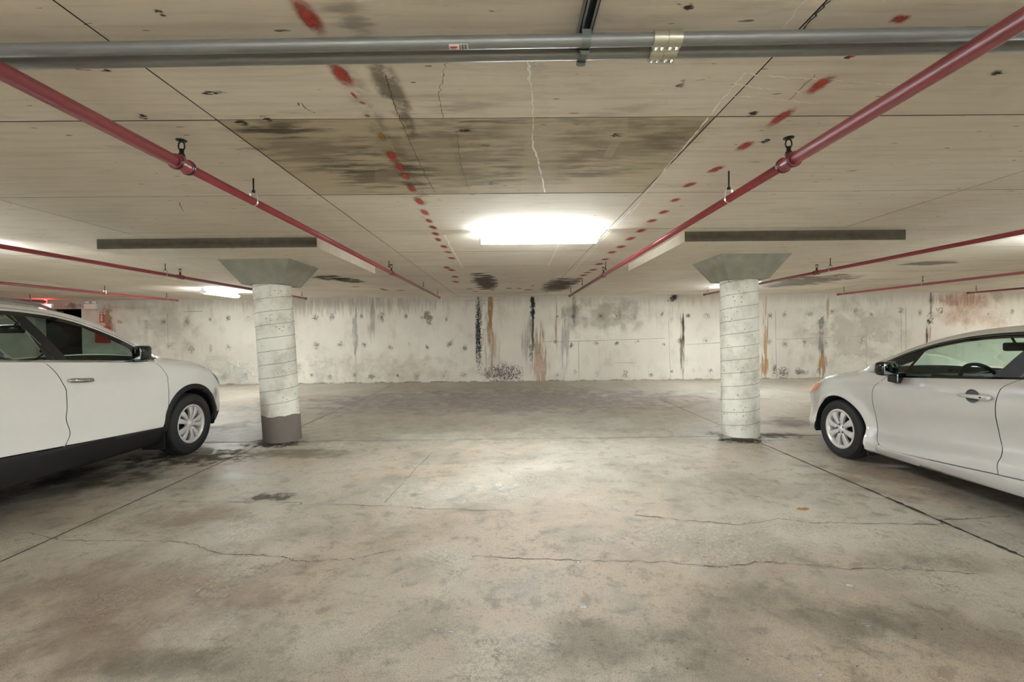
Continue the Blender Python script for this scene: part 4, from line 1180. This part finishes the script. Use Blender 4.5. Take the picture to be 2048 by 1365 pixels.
    C.panel('amber_marker', [(sm.s_of(.50, .90), .90), (sm.s_of(.58, .83), .83), (sm.s_of(.66, .80), .80), (sm.s_of(.66, .84), .84), (sm.s_of(.58, .905), .905)], 'lamp_amber', h_, in_s=True, off=.009)
    # rear quarter and tail
    q = [(-2.62 - g, belt(-2.62)), (-2.60 - g, 1.12), (-2.56 - g, 1.0), (-2.50 - g, .90)] + arc(-WB, CZ, RA - .01, 64, 172, 24) + [(-3.25, .42), (-3.25, 1.12)]
    C.panel('rear_quarter', [(y, z) for y, z in q], 'paint_white')
    S0 = sm.s0
    C.panel('rear_bumper', [(-3.254, .42), (-3.254, .80), (S0, .80), (S0, .42)], 'paint_white', in_s=True)
    C.panel('tail_cladding', [(-3.15, .42), (S0, .42), (S0, .24), (-3.16, .28)], 'black_trim', in_s=True, off=.004)
    C.panel('tailgate', [(-3.254, .806), (-3.254, 1.10), (-3.5, 1.06), (S0, 1.05), (S0, .806)], 'paint_white', in_s=True)
    C.panel('tail_lamp', [(-3.12, .95), (-3.50, .90), (-3.60, 1.03), (-3.30, 1.10)], 'lamp_red', in_s=True, off=.006)
    # sill cladding and arch trims
    C.panel('sill_cladding', [(-.43, .407), (-.43, .24), (-2.27, .25), (-2.24, clad(-2.24) - .003), (-1.3, clad(-1.3) - .003)], 'black_trim', off=.008, thick=.02)
    for cy, nm in ((0, 'arch_trim'), (-WB, 'arch_trim')):
        lo = -4 if cy == 0 else 2
        C.panel(nm, arc(cy, CZ, RA, lo + 8, 178 - lo, 30) + arc(cy, CZ, RA - .058, 184, lo - 4, 30), 'black_trim', off=.014, thick=.05, cell=.03)
    for sg in (1, -1):
        MB().box((sg * (W - .02) if sg < 0 else W - .26, -.455, .16), (sg * (W - .26) if sg < 0 else W - .02, -.435, .42)).build('mud_flap', 'black_trim', root)
    # chrome belt line and window frames
    drip = pchip([(-.50, 1.165), (-.60, 1.225), (-.74, 1.318), (-.90, 1.402), (-1.06, 1.472), (-1.28, 1.552), (-1.49, 1.597), (-1.8, 1.622), (-2.3, 1.622), (-2.8, 1.59), (-3.05, 1.54)])
    gt = lambda y: drip(y) - .034 - .03 * sstep(-1.25, -.75, y)
    ybs = [-.52 - i * .06 for i in range(41)]
    C.panel('belt_moulding', [(y, belt(y) - .004) for y in ybs] + [(y, belt(y) + .014) for y in reversed(ybs)], 'chrome', off=.006, thick=.012)
    # glass
    fgl = [(-.745, belt(-.745) + .014)] + [(y, belt(y) + .014) for y in (-.9, -1.1, -1.3, -1.455)] + [(-1.50, 1.29), (-1.60, 1.48), (-1.655, gt(-1.655))] + [(y, gt(y)) for y in (-1.5, -1.35, -1.2, -1.05, -.95, -.85, -.79)]
    gl = C.panel('window_glass', fgl, 'glass_suv', off=-.008)
    rgl = [(y, belt(y) + .014) for y in (-1.63, -1.9, -2.2, -2.48)] + [(-2.56, 1.45), (-2.60, gt(-2.6))] + [(y, gt(y)) for y in (-2.3, -2.0, -1.8)] + [(-1.70, 1.45)]
    C.panel('window_glass', rgl, 'glass_suv', off=-.008)
    qgl = [(-2.66, belt(-2.66) + .014), (-2.9, belt(-2.9) + .03), (-3.06, 1.40), (-3.0, gt(-3.0)), (-2.74, gt(-2.74)), (-2.70, 1.48)]
    C.panel('window_glass', qgl, 'glass_suv', off=-.008)
    # black frames
    C.panel('pillar_trim', [(-.52, belt(-.52) + .014), (-.745, belt(-.745) + .014), (-.79, gt(-.79)), (-.85, gt(-.85)), (-.95, gt(-.95)), (-1.05, gt(-1.05)), (-1.2, gt(-1.2)), (-1.35, gt(-1.35)), (-1.5, gt(-1.5)), (-1.655, gt(-1.655)), (-1.8, gt(-1.8)), (-2.0, gt(-2.0)), (-2.3, gt(-2.3)), (-2.6, gt(-2.6)), (-2.74, gt(-2.74)), (-3.0, gt(-3.0)), (-3.05, drip(-3.05) - .01)] + [(y, drip(y)) for y in [-3.0 + .08 * i for i in range(32)]], 'gloss_black')
    C.panel('pillar_trim', [(-1.455, belt(-1.455) + .014), (-1.565, belt(-1.565) + .014), (-1.60, 1.29), (-1.70, 1.46), (-1.752, gt(-1.75)), (-1.655, gt(-1.655)), (-1.60, 1.48), (-1.50, 1.29)], 'black_trim')
    C.panel('pillar_trim', [(-1.571, belt(-1.571) + .014), (-1.63, belt(-1.63) + .014), (-1.70, 1.45), (-1.80, gt(-1.8)), (-1.758, gt(-1.758)), (-1.706, 1.46), (-1.606, 1.29)], 'black_trim')
    C.panel('pillar_trim', [(-2.48, belt(-2.48) + .014), (-2.66, belt(-2.66) + .014), (-2.70, 1.48), (-2.74, gt(-2.74)), (-2.60, gt(-2.6)), (-2.56, 1.45)], 'black_trim')
    C.panel('door_frame', [(y, drip(y) + .004) for y in [-.54 - .08 * i for i in range(31)]] + [(y, drip(y) + .022) for y in [-2.94 + .08 * i for i in range(31)]], 'paint_white', off=-.002)
    # roof side / pillars painted
    sl = [(-.435 - i * .0, 1.17) for i in range(0)]
    rs = [(-.47, 1.168), (-.50, 1.185)] + [(y, drip(y) + .028) for y in [-.56 - .08 * i for i in range(31)]] + [(-3.06, 1.53), (-3.08, 1.40), (-2.92, belt(-2.9) + .012), (-2.64, belt(-2.64) + .004), (-3.25, 1.125), (-3.254, 1.10), (-3.5, 1.06), (-3.62, 1.145), (-3.52, 1.335), (-3.42, 1.495), (-3.3, 1.595)] + [(y, top(y) - .0005) for y in [-3.2 + .07 * i for i in range(40)] if y < -.44]
    C.panel('roof_side', rs, 'paint_white')
    # top surfaces
    b = pchip([(1.8, 0), (-.32, 0.0), (-.44, .10), (-.8, .15), (-1.2, .11), (-1.6, .03), (-2.5, 0), (-3.0, -.02), (-3.3, -.06), (-3.62, -.05), (-4.6, 0)])
    c = pchip([(1.8, 0), (1.2, .03), (.8, .055), (.3, .075), (-.3, .07), (-.42, .02), (-.8, .02), (-1.2, .03), (-2.0, .035), (-3.2, .03), (-3.62, .02), (-4.6, 0)])
    C.top('bonnet', -.36, sm.s1, 'paint_white', b, c, 50)
    C.top('windscreen', -.40, -1.16, 'glass_suv', b, c, 30, tmax=.985)
    rf = C.top('roof', -1.165, -3.30, 'paint_white', b, c, 50)
    C.top('rear_window', -3.305, -3.60, 'glass_suv', b, c, 14)
    C.top('tail_shelf', -3.60, sm.s0, 'paint_white', b, c, 20)
    # roof rails
    for sg in (1, -1):
        pts = []
        for i in range(21):
            y = -1.28 - i * (1.9 / 20)
            x, _, z = sm.P(y, top(y))
            lift = .045 * math.sin(PI * i / 20) ** .35
            pts.append((sg * (x - .03), y, z + lift + .006))
        r = MB().tube(pts, .014, 8).build('roof_rail', 'conduit', root, smooth=True)
        for i in (0, 20):
            p = pts[i]; rounded('rail_foot', 'black_trim', r, (p[0], p[1], p[2] - .012), (.018, .06, .018), .01)
    # handles
    def handle(y, z):
        for sg in (1, -1):
            x = sm.P(y, z)[0]
            pts = [(sg * (x + .004), y - .115, z + .008), (sg * (x + .026), y - .09, z + .008), (sg * (x + .030), y, z), (sg * (x + .026), y + .09, z - .006), (sg * (x + .004), y + .115, z - .006)]
            hh = MB().tube(pts, [.015, .020, .021, .020, .013], 10).build('door_handle', 'chrome', (fd if y > -1.6 else rd)[0 if sg > 0 else 1], smooth=True)
    handle(-1.41, 1.022); handle(-2.42, 1.07)
    # mirrors, folded in
    for sg in (1, -1):
        x = sm.P(-.77, 1.2)[0]
        mm = rounded('door_mirror', 'gloss_black', root, (sg * (x + .095), -.77, 1.235), (.055, .075, .078), .035, 4)
        rounded('mirror_glass', 'mirror_glass', mm, (0, -.076, .0), (.042, .003, .058), .002)
        rounded('mirror_foot', 'black_trim', mm, (-sg * .06, .03, -.075), (.06, .05, .014), .008)
    # wheels
    for y in (0, -WB):
        for sg in (1, -1): make_wheel('suv', root, sg * (W - .125), y, sg, .362, .225, .222, 10)
        wheel_well(root, y, RA - .05, W, CZ)
    # inner liner, underbody and interior
    inner = [(-.45, .30), (-2.24, .30)] + arc(-WB, CZ, RA + .01, 5, 175, 20) + [(-3.3, .40), (-3.3, 1.05), (-2.7, belt(-2.7) - .02), (-.5, 1.11), (.0, 1.04), (.40, .93), (.55, .72), (.50, .52)] + arc(0, CZ, RA + .012, 20, 176, 20)
    C.panel('inner_body', inner, 'underbody', off=-.03, cell=.09)
    under(root, W, .78, -3.55, .22, .60)
    MB().box((-.70, -3.2, .6), (.70, -.55, .66)).build('cabin_floor', 'interior', root)
    for sx in (-.37, .37): seat(root, sx, -1.55, .80)
    rb = rounded('rear_seat', 'interior', root, (0, -2.45, .84), (.62, .25, .10), .05)
    rounded('rear_backrest', 'interior', rb, (0, -.28, .36), (.62, .07, .32), .06, rot=(.2, 0, 0))
    dash = MB().prism([(-.42, .75), (-.42, 1.10), (-.62, 1.13), (-.85, 1.08), (-.95, .98), (-.92, .75)], 'x', -.70, .70).build('dashboard', 'interior', root, bevel=.02)
    steering_wheel(root, -.37, -1.02, 1.06)
    rm = rounded('rear_mirror', 'gloss_black', root, (0, -1.12, 1.49), (.12, .018, .04), .015)
    MB().tube([(0, .02, .03), (0, .08, .09)], .01, 6).build('mirror_stem', 'gloss_black', rm)
    ph_ = rounded('phone_holder', 'black_trim', root, (.12, -.92, 1.30), (.045, .012, .055), .01, rot=(.2, .3, .4))
    MB().tube([(0, .01, -.04), (-.05, -.02, -.13), (-.06, .02, -.19)], .008, 6).build('holder_arm', 'black_trim', ph_)
    return root

# ------------------------------------------------------------------ silver sedan
def build_sedan():
    W = 0.89; WB = 2.70
    root = empty('sedan', (4.49, 4.955, 0), 'silver sedan with eight-spoke wheels and black door mirror parked at right', 'car')
    top = pchip([(1.8, .62), (1.3, .62), (1.05, .63), (.88, .665), (.74, .705), (.60, .75), (.45, .81), (.3, .86), (.12, .907), (-.05, .94), (-.18, .962), (-.25, .992),
                 (-.35, 1.055), (-.5, 1.128), (-.72, 1.238), (-1.0, 1.338), (-1.25, 1.392), (-1.5, 1.418), (-1.9, 1.425), (-2.3, 1.395), (-2.7, 1.305), (-3.0, 1.17), (-3.18, 1.07), (-3.35, 1.035), (-3.6, 1.02), (-3.9, .98), (-4.6, .97)])
    belt = lambda y: .952 + .083 * max(0, -.745 - y) if y > -2.2 else 1.073 + .02 * (-2.2 - y)
    rise = lambda y: .10 * max(0, min(2.2, -.6 - y))
    sec = pchip([(.12, .12), (.17, .055), (.215, .018), (.26, .004), (.30, .010), (.35, .032), (.42, .052), (.52, .046), (.66, .016), (.79, .0), (.845, .0), (.865, .010), (.90, .030), (.95, .052), (1.02, .075), (1.1, .112), (1.2, .165), (1.3, .225), (1.42, .31)])
    def inset(y, z):
        zz = z - rise(y) * sstep(.24, .42, z) * (1 - sstep(.98, 1.12, z))
        return sec(zz)
    wplan = lambda y: W - 0.035 * ((y + 1.3) / 2.2) ** 2
    RA, CZ = 0.392, 0.285
    def extra(y, z):
        e = 0
        for cy in (0, -WB):
            r = math.hypot(y - cy, z - CZ)
            if r < RA + .25: e += .030 * math.exp(-((r - RA) / .07) ** 2)
        return e
    yn = pchip([(.12, .84), (.2, .90), (.35, .94), (.5, .955), (.6, .945), (.66, .90), (.75, .83), (.9, .75)])
    yr = pchip([(.2, -3.60), (.4, -3.67), (.7, -3.66), (.95, -3.62), (1.05, -3.6)])
    sm = SideMap(W, 0.0, yn, 3.3, -3.0, yr, 3.6, inset, wplan, top, 0.07, extra)
    C = Car(root, sm)
    g = .003
    S1, S0 = sm.s1, sm.s0
    fcut = spline([(-.60, .945), (-.555, .90), (-.49, .82), (-.468, .72), (-.465, .60), (-.485, .41), (-.53, .30), (-.60, .258), (-.68, .25)], 5)
    rcut = spline([(-1.735, 1.026), (-1.66, .96), (-1.618, .83), (-1.605, .70), (-1.61, .59), (-1.635, .46), (-1.63, .38), (-1.64, .32)], 5)
    dbot = lambda y: .25 + (-.68 - y) * .070
    ts = [-.60 - (1.735 - .60) * i / 10 for i in range(11)]
    fd = C.panel('front_door', [(y - g, z) for y, z in fcut] + [(-1.0, dbot(-1.0)), (-1.3, dbot(-1.3)), (-1.64 + g, .32)] + [(y + g, z) for y, z in reversed(rcut)] + [(y, belt(y) - .004) for y in reversed(ts)], 'paint_silver', cell=.03)
    rarc = arc(-WB, CZ, RA + .035, 14, 60, 12)
    rd = C.panel('rear_door', [(y - g, z) for y, z in rcut] + [(-1.95, dbot(-1.95))] + [(-2.26, .345)] + rarc[1:] + [(-2.55, .80), (-2.62, .95), (-2.64, belt(-2.64) - .004)] + [(y, belt(y) - .004) for y in [-2.55 + .1 * i for i in range(9)]], 'paint_silver', cell=.03)
    fa = arc(0, CZ, RA, 196, -12, 40)
    poly = [(sm.s_of(y + g, z), z) for y, z in fcut[:-9]][::-1]
    poly = [(sm.s_of(-.385, .20), .20), (sm.s_of(-.507, .216), .216), (sm.s_of(-.545, .279), .279)] + [(sm.s_of(y + g, z), z) for y, z in reversed(fcut[:32])] + [(-.58, .955), (-.50, .962), (-.40, .968)]
    poly += [(-.27, .982)] + [(s_, top(s_) - .001) for s_ in [-.25 + .04 * i for i in range(22)]] + [(sm.s_of(.55, .69), .69), (sm.s_of(.47, .60), .60), (sm.s_of(.385, .36), .36)]
    poly += [(sm.s_of(y, z), z) for y, z in arc(0, CZ, RA, 11, 193, 36)]
    C.panel('front_fender', poly, 'paint_silver', in_s=True, cell=.03)
    poly = [(sm.s_of(.385, .355), .355), (sm.s_of(.47, .597), .597), (sm.s_of(.55, .687), .687), (sm.s_of(.60, .735), .735)]
    poly += [(s_, top(s_) - .003) for s_ in np.linspace(sm.s_of(.62, .74), S1, 20).tolist()] + [(S1, .18), (sm.s_of(.80, .15), .15), (sm.s_of(.55, .15), .15), (sm.s_of(.42, .16), .16)] + [(sm.s_of(y, z), z) for y, z in arc(0, CZ, RA, -14, 9, 8)]
    C.panel('front_bumper', poly, 'paint_silver', in_s=True, cell=.03)
    C.panel('grille', [(S1 - .55, .24), (S1, .22), (S1, .46), (S1 - .42, .46)], 'gloss_black', in_s=True, off=.004)
    hl = [(sm.s_of(.24, .805), .805), (sm.s_of(.36, .70), .70), (sm.s_of(.58, .632), .632), (sm.s_of(.72, .595), .595), (S1 - .42, .56), (S1 - .40, .61), (sm.s_of(.80, .655), .655), (sm.s_of(.66, .712), .712), (sm.s_of(.52, .762), .762), (sm.s_of(.38, .80), .80)]
    h_ = C.panel('headlamp', hl, 'lamp_clear', in_s=True, off=.005, cell=.03)
    C.panel('amber_marker', [(sm.s_of(.28, .792), .792), (sm.s_of(.38, .706), .706), (sm.s_of(.56, .642), .642), (sm.s_of(.62, .64), .64), (sm.s_of(.58, .725), .725), (sm.s_of(.45, .765), .765)], 'lamp_amber', h_, in_s=True, off=.009, cell=.03)
    q = [(-2.64 - g, belt(-2.64)), (-2.62 - g, .95), (-2.55 - g, .80)] + arc(-WB, CZ, RA, 62, 184, 24) + [(-3.25, .25), (-3.25, .60), (-3.25, 1.03), (-3.1, 1.09), (-2.9, 1.10)]
    C.panel('rear_quarter', q, 'paint_silver')
    C.panel('rear_bumper', [(-3.254, .25), (-3.254, .62), (S0, .62), (S0, .22)], 'paint_silver', in_s=True)
    C.panel('boot_lid', [(-3.254, .624), (-3.254, 1.035), (-3.6, 1.015), (-3.9, .975), (S0, .965), (S0, .624)], 'paint_silver', in_s=True)
    C.panel('tail_lamp', [(-3.3, .76), (-3.3, .90), (-4.0, .90), (-4.0, .80)], 'lamp_red', in_s=True, off=.006)
    sill = [(-.385, .198), (-.395, .165), (-.55, .165), (-1.1, .185), (-1.8, .205), (-2.30, .22), (-2.285, .32), (-1.95, dbot(-1.95) - .005), (-1.64, .315), (-1.3, dbot(-1.3) - .005), (-1.0, dbot(-1.0) - .005), (-.68, .245), (-.60, .253), (-.545, .275), (-.507, .212)]
    C.panel('sill', sill, 'paint_silver', off=.012, cell=.03, thick=.03)
    for sg in (1, -1):
        MB().box((sg * (W - .02) if sg < 0 else W - .24, -.415, .13), (sg * (W - .24) if sg < 0 else W - .02, -.395, .36)).build('mud_flap', 'black_trim', root)
    # windows
    drip = lambda y: top(y) - .050
    gt = lambda y: drip(y) - .045
    fgl = [(-.80, belt(-.8) + .012), (-1.1, belt(-1.1) + .012), (-1.4, belt(-1.4) + .012), (-1.545, belt(-1.545) + .012), (-1.60, 1.15), (-1.67, 1.28), (-1.695, gt(-1.695))] + [(y, gt(y)) for y in (-1.5, -1.35, -1.2, -1.05, -.95, -.90)] + [(-.875, gt(-.875) - .01)]
    C.panel('window_glass', fgl, 'glass_sedan', off=-.008)
    tri = [(-.60, 1.005), (-.765, .97), (-.815, 1.105)]
    C.panel('window_glass', tri, 'glass_sedan', off=-.006)
    rgl = [(-1.80, belt(-1.8) + .012), (-2.1, belt(-2.1) + .012), (-2.45, belt(-2.45) + .012), (-2.62, 1.19), (-2.5, gt(-2.5)), (-2.3, gt(-2.3)), (-2.1, gt(-2.1)), (-1.90, gt(-1.9)), (-1.86, 1.20)]
    C.panel('window_glass', rgl, 'glass_sedan', off=-.008)
    ys_ = [-.40 - .07 * i for i in range(35)]
    up = [(y, drip(y)) for y in ys_] + [(-2.84, 1.20)]
    lowb = [(-2.62, 1.19), (-2.5, gt(-2.5)), (-2.3, gt(-2.3)), (-2.1, gt(-2.1)), (-1.9, gt(-1.9)), (-1.695, gt(-1.695)), (-1.5, gt(-1.5)), (-1.35, gt(-1.35)), (-1.2, gt(-1.2)), (-1.05, gt(-1.05)), (-.95, gt(-.95)), (-.90, gt(-.90)), (-.875, gt(-.875) - .01), (-.80, belt(-.8) + .012), (-.765, .97), (-.815, 1.105), (-.60, 1.005), (-.70, .972), (-.55, .963)]
    C.panel('window_frame', up + lowb, 'gloss_black', cell=.03)
    C.panel('frame_bead', [(y, drip(y) - .020) for y in ys_[2:26]] + [(y, drip(y) - .013) for y in reversed(ys_[2:26])], 'interior_mid', off=.006)
    C.panel('belt_seal', [(y, belt(y) - .003) for y in [-.58 - .1 * i for i in range(20)]] + [(y, belt(y) + .013) for y in [-2.48 + .1 * i for i in range(20)]], 'gloss_black', off=.004)
    MAT['pillar_blue'] = simple('pillar_blue_grey', srgb(66, 70, 80), .3, coat=.5)
    C.panel('pillar_trim', [(-1.545, belt(-1.545) + .012), (-1.722, belt(-1.722) + .012), (-1.775, 1.20), (-1.80, gt(-1.8)), (-1.695, gt(-1.695)), (-1.67, 1.28), (-1.60, 1.15)], 'pillar_blue', off=.002)
    C.panel('pillar_trim', [(-1.732, belt(-1.732) + .012), (-1.80, belt(-1.8) + .012), (-1.86, 1.20), (-1.90, gt(-1.9)), (-1.81, gt(-1.81)), (-1.785, 1.20)], 'pillar_blue', off=.002)
    rs = [(-.265, .984), (-.33, .975), (-.42, .972), (-.40, drip(-.40) + .003)] + [(y, drip(y) + .004) for y in ys_[1:]] + [(-2.85, 1.20), (-2.66, belt(-2.66)), (-2.9, 1.105), (-3.1, 1.095), (-3.22, 1.055)] + [(y, top(y) - .0005) for y in [-3.18 + .07 * i for i in range(42)] if y < -.25]
    C.panel('roof_side', rs, 'paint_silver', cell=.03)
    b = pchip([(1.8, 0), (-.12, 0.0), (-.24, .24), (-.6, .22), (-1.0, .13), (-1.4, .03), (-2.0, 0), (-2.5, -.08), (-3.1, -.12), (-3.3, 0), (-4.6, 0)])
    c = pchip([(1.8, 0), (1.2, .02), (.8, .045), (.3, .06), (-.15, .06), (-.25, .02), (-1.0, .03), (-1.9, .03), (-2.6, .03), (-3.2, .02), (-4.6, 0)])
    C.top('bonnet', -.20, S1, 'paint_silver', b, c, 50)
    C.top('windscreen', -.25, -.98, 'glass_sedan', b, c, 30, tmax=.985)
    C.top('roof', -.985, -2.45, 'paint_silver', b, c, 50)
    C.top('rear_window', -2.455, -3.15, 'glass_sedan', b, c, 20)
    C.top('boot_deck', -3.15, S0, 'paint_silver', b, c, 26)
    def handle(y, z):
        for sg in (1, -1):
            x = sm.P(y, z)[0]; par = (fd if y > -1.6 else rd)[0 if sg > 0 else 1]
            pts = [(sg * (x + .010), y + .128, z - .002), (sg * (x + .026), y + .09, z), (sg * (x + .032), y, z + .003), (sg * (x + .030), y - .08, z + .005), (sg * (x + .026), y - .118, z + .006), (sg * (x + .006), y - .128, z + .006)]
            hh = MB().tube(pts, [.004, .013, .0165, .019, .019, .014], 12).build('door_handle', 'paint_silver', par, smooth=True)
            cup = MB().lathe([(0, .003), (.042, .003), (.052, -.001), (.056, .004)], 24, 'x').build('handle_cup', 'interior_mid', par, smooth=True)
            cup.location = (sg * (x + .002), y + .012, z + .002); cup.scale = (sg, .95, .95)
            kl = MB().lathe([(0, .004), (.006, .004), (.006, -.004), (0, -.004)], 12, 'x').build('keyhole', 'black_trim', hh)
            kl.location = (sg * (x + .049), y - .088, z + .005)
    handle(-1.47, .872); handle(-2.48, .93)
    for sg in (1, -1):
        x = sm.P(-.76, 1.0)[0]
        mm = rounded('door_mirror', 'gloss_black', root, (sg * (x + .155), -.76, 1.035), (.095, .055, .065), .04, 4, rot=(0, 0, sg * -.12))
        rounded('mirror_glass', 'mirror_glass', mm, (sg * .012, -.054, .002), (.070, .004, .048), .003)
        ft = MB().prism([(-.80, .90), (-.80, 1.0), (-.70, 1.0), (-.70, .91)], 'x', 0, .10).build('mirror_foot', 'gloss_black', mm, bevel=.012)
        ft.location = (-sg * (x + .155) + (sg * (x - .01) if sg > 0 else -(x + .09)), .76, -1.04)
        wd = MB().prism([(-.555, .965), (-.60, .99), (-.69, .97), (-.69, .955)], 'x', -.02, .03).build('mirror_sail', 'gloss_black', mm)
        wd.location = (-sg * (x + .155) + sg * (x + .015), .76, -1.035)
    for y in (0, -WB):
        for sg in (1, -1): make_wheel('sedan', root, sg * (W - .115), y, sg, .317, .205, .207, 8)
        wheel_well(root, y, RA - .004, W, CZ)
    inner = [(-.50, .24), (-2.28, .26)] + arc(-WB, CZ, RA + .02, 0, 180, 20) + [(-3.3, .30), (-3.3, .98), (-2.7, 1.02), (-.6, .90), (.0, .87), (.45, .72), (.44, .5)] + arc(0, CZ, RA + .02, 20, 185, 20)
    C.panel('inner_body', inner, 'underbody', off=-.03, cell=.09)
    under(root, W, .82, -3.5, .16, .5)
    MB().box((-.66, -3.0, .42), (.66, -.45, .48)).build('cabin_floor', 'interior', root)
    for sx in (-.36, .36): seat(root, sx, -1.62, .58)
    rb = rounded('rear_seat', 'interior', root, (0, -2.40, .60), (.60, .25, .10), .05)
    rounded('rear_backrest', 'interior', rb, (0, -.28, .30), (.60, .07, .26), .06, rot=(.25, 0, 0))
    MB().prism([(-.28, .60), (-.28, .93), (-.55, .955), (-.80, .93), (-.90, .84), (-.88, .60)], 'x', -.66, .66).build('dashboard', 'interior', root, bevel=.02)
    rounded('instrument_hood', 'interior', root, (-.36, -.80, .945), (.17, .10, .035), .03)
    steering_wheel(root, -.36, -1.02, .915, .18)
    rm = rounded('rear_mirror', 'interior', root, (0, -.98, 1.235), (.125, .02, .038), .018)
    MB().tube([(0, .02, .03), (0, .06, .10)], .01, 6).build('mirror_stem', 'interior', rm)
    return root

suv = build_suv()
sedan = build_sedan()
